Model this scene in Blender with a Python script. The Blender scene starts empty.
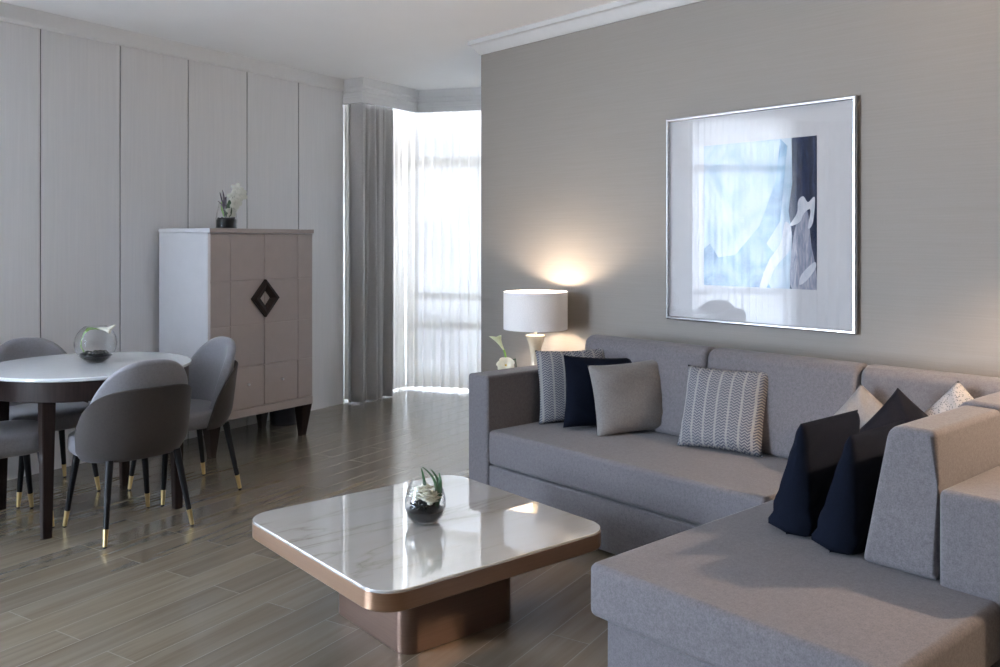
import bpy, bmesh, math, random
from mathutils import Vector, Matrix, Euler
random.seed(7)
PI = math.pi
S = bpy.context.scene
COL = S.collection

# ------------------------------------------------------------------ materials
def new_mat(name):
    m = bpy.data.materials.new(name); m.use_nodes = True
    nt = m.node_tree
    for n in list(nt.nodes): nt.nodes.remove(n)
    out = nt.nodes.new('ShaderNodeOutputMaterial')
    return m, nt, out

def N(nt, t, **kw):
    n = nt.nodes.new(t)
    for k, v in kw.items():
        if k.startswith('i_'):
            n.inputs[k[2:].replace('_', ' ')].default_value = v
        else:
            setattr(n, k, v)
    return n

def L(nt, a, b): nt.links.new(a, b)

def coords(nt, kind='Object', scale=(1, 1, 1), rot=(0, 0, 0), loc=(0, 0, 0)):
    tc = N(nt, 'ShaderNodeTexCoord'); mp = N(nt, 'ShaderNodeMapping')
    mp.inputs['Scale'].default_value = scale; mp.inputs['Rotation'].default_value = rot
    mp.inputs['Location'].default_value = loc
    L(nt, tc.outputs[kind], mp.inputs['Vector'])
    return mp.outputs['Vector']

def ramp(nt, fac, stops):
    r = N(nt, 'ShaderNodeValToRGB')
    el = r.color_ramp.elements
    while len(el) < len(stops): el.new(0.5)
    for e, (p, c) in zip(el, stops):
        e.position = p; e.color = (*c, 1) if len(c) == 3 else c
    L(nt, fac, r.inputs['Fac'])
    return r.outputs['Color']

def math_n(nt, op, a, b=None):
    n = N(nt, 'ShaderNodeMath', operation=op)
    for i, v in enumerate((a, b)):
        if v is None: continue
        if isinstance(v, (int, float)): n.inputs[i].default_value = v
        else: L(nt, v, n.inputs[i])
    return n.outputs[0]

def mixc(nt, fac, a, b, mode='MIX'):
    n = N(nt, 'ShaderNodeMix', data_type='RGBA', blend_type=mode)
    for key, v in ((0, fac), (6, a), (7, b)):
        if isinstance(v, (int, float)): n.inputs[key].default_value = v
        elif isinstance(v, tuple): n.inputs[key].default_value = (*v, 1) if len(v) == 3 else v
        else: L(nt, v, n.inputs[key])
    return n.outputs[2]

def simple(name, col, rough=0.5, metal=0.0, var=0.04, nscale=30, bump=0.0, bscale=400, coat=0.0, spec=0.5, stretch=(1, 1, 1), sheen=0.0, aniso=0):
    m, nt, out = new_mat(name)
    p = N(nt, 'ShaderNodeBsdfPrincipled')
    p.inputs['Roughness'].default_value = rough; p.inputs['Metallic'].default_value = metal
    p.inputs['Coat Weight'].default_value = coat; p.inputs['Specular IOR Level'].default_value = spec
    p.inputs['Sheen Weight'].default_value = sheen
    v = coords(nt, scale=stretch)
    nz = N(nt, 'ShaderNodeTexNoise', i_Scale=nscale, i_Detail=4.0); L(nt, v, nz.inputs['Vector'])
    lo = tuple(max(0, c * (1 - var)) for c in col); hi = tuple(min(1, c * (1 + var)) for c in col)
    L(nt, ramp(nt, nz.outputs['Fac'], [(0.3, lo), (0.7, hi)]), p.inputs['Base Color'])
    if bump:
        nb = N(nt, 'ShaderNodeTexNoise', i_Scale=bscale, i_Detail=2.0); L(nt, v, nb.inputs['Vector'])
        b = N(nt, 'ShaderNodeBump', i_Strength=bump, i_Distance=0.002)
        L(nt, nb.outputs['Fac'], b.inputs['Height']); L(nt, b.outputs['Normal'], p.inputs['Normal'])
    L(nt, p.outputs[0], out.inputs[0])
    return m

def fabric(name, col, var=0.22, scale=260, bump=0.5, sheen=0.15, rough=0.95):
    m, nt, out = new_mat(name)
    p = N(nt, 'ShaderNodeBsdfPrincipled'); p.inputs['Roughness'].default_value = rough
    p.inputs['Specular IOR Level'].default_value = 0.15; p.inputs['Sheen Weight'].default_value = sheen
    v = coords(nt)
    n1 = N(nt, 'ShaderNodeTexNoise', i_Scale=scale, i_Detail=2.0); L(nt, v, n1.inputs['Vector'])
    n2 = N(nt, 'ShaderNodeTexNoise', i_Scale=scale * 0.35, i_Detail=3.0); L(nt, v, n2.inputs['Vector'])
    f = math_n(nt, 'ADD', math_n(nt, 'MULTIPLY', n1.outputs['Fac'], 0.6), math_n(nt, 'MULTIPLY', n2.outputs['Fac'], 0.4))
    lo = tuple(c * (1 - var) for c in col); hi = tuple(min(1, c * (1 + var)) for c in col)
    L(nt, ramp(nt, f, [(0.35, lo), (0.65, hi)]), p.inputs['Base Color'])
    b = N(nt, 'ShaderNodeBump', i_Strength=bump, i_Distance=0.0015)
    L(nt, f, b.inputs['Height']); L(nt, b.outputs['Normal'], p.inputs['Normal'])
    L(nt, p.outputs[0], out.inputs[0])
    return m

WALL_ANG = math.radians(16.65)
M = {}
def floor_mat():
    m, nt, out = new_mat('oak_look_plank_floor')
    p = N(nt, 'ShaderNodeBsdfPrincipled')
    v = coords(nt, rot=(0, 0, -WALL_ANG))
    br = N(nt, 'ShaderNodeTexBrick', offset=0.37, offset_frequency=2, squash=1.0)
    br.inputs['Scale'].default_value = 1.0
    br.inputs['Brick Width'].default_value = 0.92; br.inputs['Row Height'].default_value = 0.152
    br.inputs['Mortar Size'].default_value = 0.0020; br.inputs['Mortar Smooth'].default_value = 0.1
    br.inputs['Color1'].default_value = (0.0, 0.0, 0.0, 1); br.inputs['Color2'].default_value = (1, 1, 1, 1)
    br.inputs['Mortar'].default_value = (0.5, 0.5, 0.5, 1)
    L(nt, v, br.inputs['Vector'])
    mp = N(nt, 'ShaderNodeMapping'); mp.inputs['Scale'].default_value = (0.9, 14, 1); L(nt, v, mp.inputs['Vector'])
    # shift grain from plank to plank
    add = N(nt, 'ShaderNodeVectorMath', operation='ADD'); L(nt, mp.outputs[0], add.inputs[0])
    sc = N(nt, 'ShaderNodeVectorMath', operation='SCALE'); sc.inputs['Scale'].default_value = 13.0
    L(nt, br.outputs['Color'], sc.inputs[0]); L(nt, sc.outputs[0], add.inputs[1])
    g = N(nt, 'ShaderNodeTexNoise', i_Scale=1.3, i_Detail=4.5, i_Roughness=0.55, i_Distortion=0.5); L(nt, add.outputs[0], g.inputs['Vector'])
    g2 = N(nt, 'ShaderNodeTexNoise', i_Scale=4.0, i_Detail=3.0); L(nt, add.outputs[0], g2.inputs['Vector'])
    base = ramp(nt, g.outputs['Fac'], [(0.28, (0.140, 0.110, 0.076)), (0.5, (0.180, 0.147, 0.106)), (0.72, (0.224, 0.188, 0.142))])
    base = mixc(nt, 0.10, base, ramp(nt, g2.outputs['Fac'], [(0.3, (0.125, 0.104, 0.074)), (0.7, (0.22, 0.19, 0.15))]))
    tone = ramp(nt, br.outputs['Color'], [(0.0, (0.84, 0.84, 0.84)), (1.0, (1.12, 1.10, 1.06))])
    base = mixc(nt, 1.0, base, tone, 'MULTIPLY')
    base = mixc(nt, br.outputs['Fac'], base, (0.27, 0.24, 0.19))
    L(nt, base, p.inputs['Base Color'])
    L(nt, math_n(nt, 'ADD', math_n(nt, 'MULTIPLY', g.outputs['Fac'], 0.05), 0.235), p.inputs['Roughness'])
    p.inputs['Specular IOR Level'].default_value = 0.8
    p.inputs['Coat Weight'].default_value = 0.35; p.inputs['Coat Roughness'].default_value = 0.17; p.inputs['Coat IOR'].default_value = 1.6
    b = N(nt, 'ShaderNodeBump', i_Strength=0.25, i_Distance=0.002, invert=True)
    L(nt, br.outputs['Fac'], b.inputs['Height']); 
    b2 = N(nt, 'ShaderNodeBump', i_Strength=0.0, i_Distance=0.001); L(nt, g2.outputs['Fac'], b2.inputs['Height']); L(nt, b.outputs['Normal'], b2.inputs['Normal'])
    L(nt, b2.outputs['Normal'], p.inputs['Normal'])
    L(nt, p.outputs[0], out.inputs[0])
    return m

def wallpaper_mat():
    m, nt, out = new_mat('taupe_grasscloth_wallpaper')
    p = N(nt, 'ShaderNodeBsdfPrincipled'); p.inputs['Roughness'].default_value = 0.8; p.inputs['Specular IOR Level'].default_value = 0.2
    v = coords(nt, scale=(6, 3.0, 220))
    n1 = N(nt, 'ShaderNodeTexNoise', i_Scale=1.0, i_Detail=4.0, i_Roughness=0.65); L(nt, v, n1.inputs['Vector'])
    v2 = coords(nt, scale=(6, 60.0, 60))
    n2 = N(nt, 'ShaderNodeTexNoise', i_Scale=3.0, i_Detail=2.0); L(nt, v2, n2.inputs['Vector'])
    f = math_n(nt, 'ADD', math_n(nt, 'MULTIPLY', n1.outputs['Fac'], 0.75), math_n(nt, 'MULTIPLY', n2.outputs['Fac'], 0.25))
    L(nt, ramp(nt, f, [(0.3, (0.268, 0.245, 0.222)), (0.7, (0.298, 0.274, 0.250))]), p.inputs['Base Color'])
    b = N(nt, 'ShaderNodeBump', i_Strength=0.15, i_Distance=0.002); L(nt, f, b.inputs['Height']); L(nt, b.outputs['Normal'], p.inputs['Normal'])
    L(nt, p.outputs[0], out.inputs[0])
    return m

def panel_mat():
    m, nt, out = new_mat('white_wood_grain_panel')
    p = N(nt, 'ShaderNodeBsdfPrincipled'); p.inputs['Roughness'].default_value = 0.5; p.inputs['Specular IOR Level'].default_value = 0.3
    v = coords(nt, scale=(60, 60, 1.6))
    n1 = N(nt, 'ShaderNodeTexNoise', i_Scale=1.5, i_Detail=5.0); L(nt, v, n1.inputs['Vector'])
    L(nt, ramp(nt, n1.outputs['Fac'], [(0.3, (0.735, 0.735, 0.745)), (0.7, (0.78, 0.778, 0.785))]), p.inputs['Base Color'])
    L(nt, p.outputs[0], out.inputs[0])
    return m

def marble_mat():
    m, nt, out = new_mat('polished_white_marble')
    p = N(nt, 'ShaderNodeBsdfPrincipled'); p.inputs['Roughness'].default_value = 0.03; p.inputs['Specular IOR Level'].default_value = 0.6
    p.inputs['Coat Weight'].default_value = 1.0; p.inputs['Coat Roughness'].default_value = 0.01; p.inputs['Coat IOR'].default_value = 2.1
    v = coords(nt, scale=(0.7, 4.0, 1), rot=(0, 0, math.radians(14)))
    n1 = N(nt, 'ShaderNodeTexNoise', i_Scale=1.7, i_Detail=7.0, i_Roughness=0.55, i_Distortion=0.5); L(nt, v, n1.inputs['Vector'])
    veins = math_n(nt, 'ABSOLUTE', math_n(nt, 'SUBTRACT', n1.outputs['Fac'], 0.5))
    vein_c = ramp(nt, veins, [(0.0, (0.26, 0.22, 0.18)), (0.008, (0.36, 0.325, 0.28)), (0.035, (0.44, 0.415, 0.38)), (0.2, (0.47, 0.45, 0.42))])
    n2 = N(nt, 'ShaderNodeTexNoise', i_Scale=1.4, i_Detail=3.0); L(nt, v, n2.inputs['Vector'])
    col = mixc(nt, ramp(nt, n2.outputs['Fac'], [(0.4, (0, 0, 0)), (0.62, (1, 1, 1))]), vein_c, (0.47, 0.452, 0.425))
    L(nt, col, p.inputs['Base Color'])
    L(nt, p.outputs[0], out.inputs[0])
    return m

def glass_mat(name, tint=(1, 1, 1), ior=1.45, boost=1.0, rough=0.0):
    m, nt, out = new_mat(name)
    t = N(nt, 'ShaderNodeBsdfTransparent'); t.inputs[0].default_value = (*tint, 1)
    g = N(nt, 'ShaderNodeBsdfGlossy'); g.inputs['Roughness'].default_value = rough
    fr = N(nt, 'ShaderNodeFresnel', i_IOR=ior)
    # thin sheet: back faces reflect like front faces
    geo = N(nt, 'ShaderNodeNewGeometry')
    lw = N(nt, 'ShaderNodeLayerWeight', i_Blend=0.5)
    f = math_n(nt, 'POWER', lw.outputs['Facing'], 4.0)
    f0 = ((ior - 1) / (ior + 1)) ** 2 * boost
    f = math_n(nt, 'ADD', math_n(nt, 'MULTIPLY', f, 1 - f0), f0)
    nt.nodes.remove(fr); nt.nodes.remove(geo)
    mx = N(nt, 'ShaderNodeMixShader'); L(nt, f, mx.inputs[0]); L(nt, t.outputs[0], mx.inputs[1]); L(nt, g.outputs[0], mx.inputs[2])
    L(nt, mx.outputs[0], out.inputs[0])
    return m

def sheer_mat(name, col, transp, transl):
    m, nt, out = new_mat(name)
    t = N(nt, 'ShaderNodeBsdfTransparent')
    tl = N(nt, 'ShaderNodeBsdfTranslucent'); tl.inputs[0].default_value = (*col, 1)
    d = N(nt, 'ShaderNodeBsdfDiffuse'); d.inputs[0].default_value = (*col, 1)
    v = coords(nt, scale=(140, 140, 140))
    nz = N(nt, 'ShaderNodeTexNoise', i_Scale=3.0); L(nt, v, nz.inputs['Vector'])
    m1 = N(nt, 'ShaderNodeMixShader'); m1.inputs[0].default_value = transl
    L(nt, d.outputs[0], m1.inputs[1]); L(nt, tl.outputs[0], m1.inputs[2])
    m2 = N(nt, 'ShaderNodeMixShader')
    # cloth seen edge-on along a fold is denser
    lw = N(nt, 'ShaderNodeLayerWeight', i_Blend=0.5)
    dens = math_n(nt, 'SUBTRACT', 1.0, math_n(nt, 'MULTIPLY', lw.outputs['Facing'], 0.7))
    fac = math_n(nt, 'MULTIPLY', math_n(nt, 'MULTIPLY', dens, transp), math_n(nt, 'ADD', 0.85, math_n(nt, 'MULTIPLY', nz.outputs['Fac'], 0.3)))
    L(nt, fac, m2.inputs[0]); L(nt, m1.outputs[0], m2.inputs[1]); L(nt, t.outputs[0], m2.inputs[2])
    L(nt, m2.outputs[0], out.inputs[0])
    return m

def chevron_mat(name, pale, dark):
    m, nt, out = new_mat(name)
    p = N(nt, 'ShaderNodeBsdfPrincipled'); p.inputs['Roughness'].default_value = 0.95; p.inputs['Specular IOR Level'].default_value = 0.1
    tc = N(nt, 'ShaderNodeTexCoord'); sx = N(nt, 'ShaderNodeSeparateXYZ'); L(nt, tc.outputs['Object'], sx.inputs[0])
    X = sx.outputs['X']; Z = sx.outputs['Z']
    zig = math_n(nt, 'ABSOLUTE', math_n(nt, 'SUBTRACT', math_n(nt, 'FRACT', math_n(nt, 'MULTIPLY', X, 1 / 0.025)), 0.5))
    w = math_n(nt, 'SINE', math_n(nt, 'MULTIPLY', math_n(nt, 'ADD', Z, math_n(nt, 'MULTIPLY', zig, 0.021)), 2 * PI / 0.0130))
    rows = math_n(nt, 'GREATER_THAN', w, -0.15)
    col = math_n(nt, 'ABSOLUTE', math_n(nt, 'SUBTRACT', math_n(nt, 'FRACT', math_n(nt, 'MULTIPLY', math_n(nt, 'ADD', X, 0.5), 1 / 0.058)), 0.5))
    cm = math_n(nt, 'GREATER_THAN', col, 0.09)
    f = math_n(nt, 'MULTIPLY', rows, cm)
    # faint weave in plain columns
    nz = N(nt, 'ShaderNodeTexNoise', i_Scale=220.0, i_Detail=2.0); L(nt, tc.outputs['Object'], nz.inputs['Vector'])
    plain = ramp(nt, nz.outputs['Fac'], [(0.35, tuple(c * 0.78 for c in pale)), (0.65, pale)])
    L(nt, mixc(nt, f, plain, dark), p.inputs['Base Color'])
    b = N(nt, 'ShaderNodeBump', i_Strength=0.4, i_Distance=0.0015); L(nt, f, b.inputs['Height']); L(nt, b.outputs['Normal'], p.inputs['Normal'])
    L(nt, p.outputs[0], out.inputs[0])
    return m

def speckle_mat(name, pale, dark):
    m, nt, out = new_mat(name)
    p = N(nt, 'ShaderNodeBsdfPrincipled'); p.inputs['Roughness'].default_value = 0.95
    v = coords(nt, scale=(1, 1, 1))
    vo = N(nt, 'ShaderNodeTexVoronoi', i_Scale=140.0); L(nt, v, vo.inputs['Vector'])
    L(nt, ramp(nt, vo.outputs['Distance'], [(0.26, dark), (0.40, pale)]), p.inputs['Base Color'])
    L(nt, p.outputs[0], out.inputs[0])
    return m

def paint_mat(name, c1, c2, c3, scale=6, stretch=(1, 1, 1), dist=1.5):
    m, nt, out = new_mat(name)
    p = N(nt, 'ShaderNodeBsdfPrincipled'); p.inputs['Roughness'].default_value = 0.7; p.inputs['Specular IOR Level'].default_value = 0.1
    v = coords(nt, scale=stretch)
    n1 = N(nt, 'ShaderNodeTexNoise', i_Scale=scale, i_Detail=6.0, i_Distortion=dist); L(nt, v, n1.inputs['Vector'])
    L(nt, ramp(nt, n1.outputs['Fac'], [(0.33, c1), (0.5, c2), (0.66, c3)]), p.inputs['Base Color'])
    L(nt, p.outputs[0], out.inputs[0])
    return m

def emit_mat(name, col, strength):
    m, nt, out = new_mat(name)
    e = N(nt, 'ShaderNodeEmission'); e.inputs[0].default_value = (*col, 1); e.inputs[1].default_value = strength
    L(nt, e.outputs[0], out.inputs[0]); return m

def shade_mat():
    m, nt, out = new_mat('white_linen_lamp_shade')
    d = N(nt, 'ShaderNodeBsdfDiffuse'); tl = N(nt, 'ShaderNodeBsdfTranslucent')
    v = coords(nt, scale=(1, 1, 1))
    nz = N(nt, 'ShaderNodeTexNoise', i_Scale=180.0); L(nt, v, nz.inputs['Vector'])
    c = ramp(nt, nz.outputs['Fac'], [(0.3, (0.74, 0.73, 0.73)), (0.7, (0.80, 0.79, 0.79))])
    L(nt, c, d.inputs[0]); L(nt, c, tl.inputs[0])
    mx = N(nt, 'ShaderNodeMixShader'); mx.inputs[0].default_value = 0.07
    L(nt, d.outputs[0], mx.inputs[1]); L(nt, tl.outputs[0], mx.inputs[2]); L(nt, mx.outputs[0], out.inputs[0])
    return m

M['floor'] = floor_mat(); M['wallpaper'] = wallpaper_mat(); M['panel'] = panel_mat(); M['marble'] = marble_mat()
M['white_paint'] = simple('white_wall_paint', (0.66, 0.66, 0.66), 0.7, var=0.015, nscale=5)
M['ceiling'] = simple('white_ceiling_paint', (0.86, 0.86, 0.86), 0.85, var=0.01, nscale=3)
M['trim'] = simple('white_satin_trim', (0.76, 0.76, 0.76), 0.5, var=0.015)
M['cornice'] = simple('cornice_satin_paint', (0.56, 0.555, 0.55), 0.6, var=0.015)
M['dark_back'] = simple('dark_unseen_back_wall', (0.085, 0.062, 0.048), 0.6, 0, 0.2, 3, stretch=(12, 12, 1))  # dark finish made up to cut bounced fill from the unseen back wall
M['groove'] = simple('panel_joint_shadow_gap', (0.16, 0.16, 0.17), 0.8)
M['sofa'] = fabric('grey_lilac_woven_upholstery', (0.146, 0.135, 0.140), 0.20, 230)
M['navy'] = fabric('navy_cotton', (0.0022, 0.0040, 0.0105), 0.2, 300, 0.3, 0.0)
M['char'] = fabric('charcoal_cotton', (0.007, 0.007, 0.011), 0.2, 300, 0.3, 0.0)
M['grey_pillow'] = fabric('warm_grey_linen', (0.195, 0.182, 0.172), 0.18, 320, 0.4, 0.1)
M['pale_pillow'] = fabric('pale_grey_linen', (0.22, 0.205, 0.20), 0.12, 320, 0.4, 0.1)
M['chevron'] = chevron_mat('grey_chevron_weave', (0.30, 0.29, 0.28), (0.085, 0.09, 0.115))
M['speckle'] = speckle_mat('speckled_grey_weave', (0.33, 0.315, 0.31), (0.09, 0.09, 0.11))
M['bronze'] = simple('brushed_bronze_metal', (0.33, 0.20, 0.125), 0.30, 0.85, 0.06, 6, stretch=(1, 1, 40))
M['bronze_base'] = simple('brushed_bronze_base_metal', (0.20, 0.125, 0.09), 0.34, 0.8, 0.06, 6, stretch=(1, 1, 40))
M['dark_wood'] = simple('dark_stained_wood', (0.022, 0.013, 0.011), 0.45, 0, 0.3, 4, spec=0.25, stretch=(20, 20, 2))
M['black_leg'] = simple('black_lacquered_leg', (0.007, 0.007, 0.008), 0.4, spec=0.25)
M['brass'] = simple('brass', (0.72, 0.55, 0.26), 0.28, 1.0)
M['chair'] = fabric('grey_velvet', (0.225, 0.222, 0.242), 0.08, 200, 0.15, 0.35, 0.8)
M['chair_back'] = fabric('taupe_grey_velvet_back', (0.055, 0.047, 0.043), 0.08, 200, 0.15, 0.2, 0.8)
M['table_top'] = simple('white_glazed_table_top', (0.74, 0.77, 0.79), 0.08, 0, 0.02, coat=0.3)
M['cab_front'] = simple('mauve_greige_lacquer', (0.47, 0.41, 0.39), 0.42, 0, 0.03, 12)
M['cab_side'] = simple('pale_grey_lacquer', (0.64, 0.64, 0.66), 0.4, 0, 0.02, 12)
M['chrome'] = simple('polished_chrome', (0.85, 0.85, 0.86), 0.3, 1.0, 0.01)
M['silver'] = simple('silver_frame_metal', (0.64, 0.64, 0.65), 0.22, 1.0, 0.02)
M['mat_board'] = simple('white_mat_board', (0.60, 0.585, 0.585), 0.8, var=0.01)
M['drape'] = fabric('grey_blackout_drape', (0.50, 0.49, 0.485), 0.08, 260, 0.2, 0.2)
M['sheer'] = sheer_mat('white_sheer_voile', (0.83, 0.79, 0.73), 0.016, 0.042)
M['sheer_open'] = sheer_mat('white_sheer_voile_thin', (0.82, 0.83, 0.84), 0.07, 0.33)
M['glass'] = glass_mat('clear_window_glass')
M['pic_glass'] = glass_mat('picture_glass', ior=1.5, boost=1.9)
M['bowl_glass'] = glass_mat('clear_bowl_glass', (0.98, 0.985, 0.985), 1.5, 0.7)
M['alu'] = simple('grey_window_aluminium', (0.36, 0.37, 0.38), 0.5, 0.2)
M['pebble'] = simple('black_pebble', (0.008, 0.008, 0.010), 0.5, var=0.3, spec=0.25)
M['leaf'] = simple('dark_green_leaf', (0.022, 0.070, 0.022), 0.4, var=0.3, nscale=20)
M['leaf_bright'] = simple('bright_green_leaf', (0.20, 0.38, 0.07), 0.45, var=0.2, nscale=20)
M['petal'] = simple('cream_white_petal', (0.80, 0.78, 0.66), 0.55, var=0.05)
M['petal_green'] = simple('green_white_petal', (0.74, 0.77, 0.50), 0.55, var=0.08)
M['petal_grey'] = simple('pale_cream_orchid_petal', (0.66, 0.66, 0.58), 0.6, var=0.06)
M['yellow'] = simple('yellow_flower_centre', (0.70, 0.50, 0.08), 0.6)
M['purple_leaf'] = simple('purple_black_leaf', (0.05, 0.035, 0.06), 0.4, var=0.3)
M['lamp_body'] = simple('champagne_ceramic_lamp_body', (0.60, 0.56, 0.47), 0.25, 0.25, 0.03)
M['shade'] = shade_mat()
M['bulb'] = emit_mat('warm_bulb', (1.0, 0.80, 0.60), 280.0)
M['bulb_bright'] = emit_mat('bright_warm_bulb', (1.0, 0.74, 0.52), 1800.0)
M['bin'] = simple('dark_navy_bin', (0.012, 0.013, 0.02), 0.5)
M['pale_building'] = simple('pale_render_facade', (0.78, 0.78, 0.78), 0.9)
M['sky_glass'] = simple('facade_dark_glazing', (0.42, 0.44, 0.47), 0.3)
M['black_gap'] = simple('black_plastic_glide', (0.01, 0.01, 0.01), 0.7)

# ------------------------------------------------------------------ geometry helpers
def obj(name, bm, mat, parent=None, sharp=35, loc=None, rot=None):
    me = bpy.data.meshes.new(name)
    bmesh.ops.recalc_face_normals(bm, faces=bm.faces[:])
    bm.to_mesh(me); bm.free()
    for p in me.polygons: p.use_smooth = True
    me.set_sharp_from_angle(angle=math.radians(sharp))
    mats = mat if isinstance(mat, (list, tuple)) else [mat]
    for m in mats: me.materials.append(m)
    o = bpy.data.objects.new(name, me); COL.objects.link(o)
    if sharp < 180:
        wn = o.modifiers.new('face_weighted_normals', 'WEIGHTED_NORMAL'); wn.keep_sharp = True; wn.weight = 80
    if parent is not None: o.parent = parent
    if loc is not None: o.location = loc
    if rot is not None: o.rotation_euler = rot
    return o

def tag(o, label, cat, group=None):
    o['label'] = label; o['category'] = cat
    if group: o['group'] = group
    return o

def thing(name, label, cat, loc=(0, 0, 0), rotz=0.0, group=None):
    o = bpy.data.objects.new(name, None); COL.objects.link(o)
    o.empty_display_size = 0.1
    o.location = loc; o.rotation_euler = (0, 0, rotz)
    return tag(o, label, cat, group)

def struct(name, bm, mat, parent=None, **kw):
    o = obj(name, bm, mat, parent, **kw)
    if parent is None: o['kind'] = 'structure'
    return o

def box(bm, x0, x1, y0, y1, z0, z1, r=0.0, seg=3, mi=0, taper=None):
    vs = [bm.verts.new((x, y, z)) for z in (z0, z1) for y in (y0, y1) for x in (x0, x1)]
    fs = [(0, 1, 3, 2), (4, 6, 7, 5), (0, 4, 5, 1), (2, 3, 7, 6), (0, 2, 6, 4), (1, 5, 7, 3)]
    F = [bm.faces.new([vs[i] for i in f]) for f in fs]
    for f in F: f.material_index = mi
    if r > 0:
        es = list({e for f in F for e in f.edges})
        bmesh.ops.bevel(bm, geom=es, offset=r, segments=seg, profile=0.5, affect='EDGES', clamp_overlap=True, material=mi)
    return bm

def rbox(*a, **k): return box(bmesh.new(), *a, **k)

def prism(prof, a0, a1, axis='y', r=0.0, seg=4, bm=None):
    """profile of (u,z) extruded along an axis: axis 'y' -> u is x; axis 'x' -> u is y."""
    bm = bm or bmesh.new()
    def P(u, z, a): return (u, a, z) if axis == 'y' else (a, u, z)
    v0 = [bm.verts.new(P(u, z, a0)) for u, z in prof]; v1 = [bm.verts.new(P(u, z, a1)) for u, z in prof]
    F = [bm.faces.new(v0), bm.faces.new(v1[::-1])]
    n = len(prof)
    for i in range(n): F.append(bm.faces.new((v0[i], v1[i], v1[(i + 1) % n], v0[(i + 1) % n])))
    if r:
        es = list({e for f in F for e in f.edges})
        bmesh.ops.bevel(bm, geom=es, offset=r, segments=seg, profile=0.5, affect='EDGES', clamp_overlap=True)
    return bm

def lathe(bm, prof, seg=32, c=(0, 0, 0), cap0=False, cap1=False, mi=0, sx=1, sy=1):
    rings = []
    for rr, z in prof:
        if rr < 1e-6: rings.append([bm.verts.new((c[0], c[1], c[2] + z))])
        else: rings.append([bm.verts.new((c[0] + sx * rr * math.cos(2 * PI * i / seg), c[1] + sy * rr * math.sin(2 * PI * i / seg), c[2] + z)) for i in range(seg)])
    for a, b in zip(rings, rings[1:]):
        for i in range(seg):
            j = (i + 1) % seg
            if len(a) == 1 and len(b) == 1: continue
            if len(a) == 1: f = bm.faces.new((a[0], b[j], b[i]))
            elif len(b) == 1: f = bm.faces.new((a[i], a[j], b[0]))
            else: f = bm.faces.new((a[i], a[j], b[j], b[i]))
            f.material_index = mi
    if cap0 and len(rings[0]) > 1: bm.faces.new(rings[0][::-1]).material_index = mi
    if cap1 and len(rings[-1]) > 1: bm.faces.new(rings[-1]).material_index = mi
    return bm

def superring(rx, ry, z, n, p, c=(0, 0)):
    out = []
    for i in range(n):
        t = 2 * PI * i / n; ct, st = math.cos(t), math.sin(t)
        out.append((c[0] + rx * math.copysign(abs(ct) ** (2 / p), ct), c[1] + ry * math.copysign(abs(st) ** (2 / p), st), z))
    return out

def loft(bm, rings, cap0=True, cap1=True):
    R = [[bm.verts.new(p) for p in r] for r in rings]
    n = len(R[0])
    for a, b in zip(R, R[1:]):
        for i in range(n): bm.faces.new((a[i], a[(i + 1) % n], b[(i + 1) % n], b[i]))
    if cap0: bm.faces.new(R[0][::-1])
    if cap1: bm.faces.new(R[-1])
    return bm

def tube(bm, pts, radii, seg=10, mi=0):
    pts = [Vector(p) for p in pts]
    rings = []
    for i, p in enumerate(pts):
        t = (pts[min(i + 1, len(pts) - 1)] - pts[max(i - 1, 0)]).normalized()
        u = t.cross(Vector((0, 1, 0.13))).normalized(); w = t.cross(u)
        rings.append([bm.verts.new(p + (u * math.cos(2 * PI * k / seg) + w * math.sin(2 * PI * k / seg)) * radii[i]) for k in range(seg)])
    for a, b in zip(rings, rings[1:]):
        for k in range(seg): bm.faces.new((a[k], a[(k + 1) % seg], b[(k + 1) % seg], b[k])).material_index = mi
    bm.faces.new(rings[0][::-1]).material_index = mi; bm.faces.new(rings[-1]).material_index = mi
    return bm

def blob(bm, c, r, scale=(1, 1, 1), sub=2, jit=0.12, rnd=random):
    ret = bmesh.ops.create_icosphere(bm, subdivisions=sub, radius=1.0)
    a = rnd.random() * 6.28; rot = Matrix.Rotation(a, 3, 'Z')
    for v in ret['verts']:
        d = v.co.copy()
        v.co = rot @ Vector((d.x * scale[0], d.y * scale[1], d.z * scale[2])) * r * (1 + jit * (rnd.random() - 0.5)) + Vector(c)

def leaf(bm, pts, w, fold=0.25, thick=0.0012):
    """a pointed blade along pts, with a mid-rib fold and real thickness."""
    pts = [Vector(p) for p in pts]; n = len(pts); top, bot = [], []
    for i, p in enumerate(pts):
        t = (pts[min(i + 1, n - 1)] - pts[max(i - 1, 0)]).normalized()
        side = t.cross(Vector((0.3, 0.2, 1))).normalized(); nor = side.cross(t).normalized()
        s = i / (n - 1); ww = w * (math.sin(PI * min(0.985, s * 0.9 + 0.06)) ** 0.8) + 0.0004
        row = [p - side * ww + nor * fold * ww, p, p + side * ww + nor * fold * ww]
        top.append([bm.verts.new(q + nor * thick) for q in row]); bot.append([bm.verts.new(q - nor * thick) for q in row])
    for i in range(n - 1):
        for k in range(2):
            bm.faces.new((top[i][k], top[i][k + 1], top[i + 1][k + 1], top[i + 1][k]))
            bm.faces.new((bot[i][k], bot[i + 1][k], bot[i + 1][k + 1], bot[i][k + 1]))
        bm.faces.new((top[i][0], top[i + 1][0], bot[i + 1][0], bot[i][0]))
        bm.faces.new((top[i][2], bot[i][2], bot[i + 1][2], top[i + 1][2]))
    bm.faces.new((top[0][0], bot[0][0], bot[0][1], top[0][1])); bm.faces.new((top[0][1], bot[0][1], bot[0][2], top[0][2]))
    bm.faces.new((top[-1][0], top[-1][1], bot[-1][1], bot[-1][0])); bm.faces.new((top[-1][1], top[-1][2], bot[-1][2], bot[-1][1]))
    return bm

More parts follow.
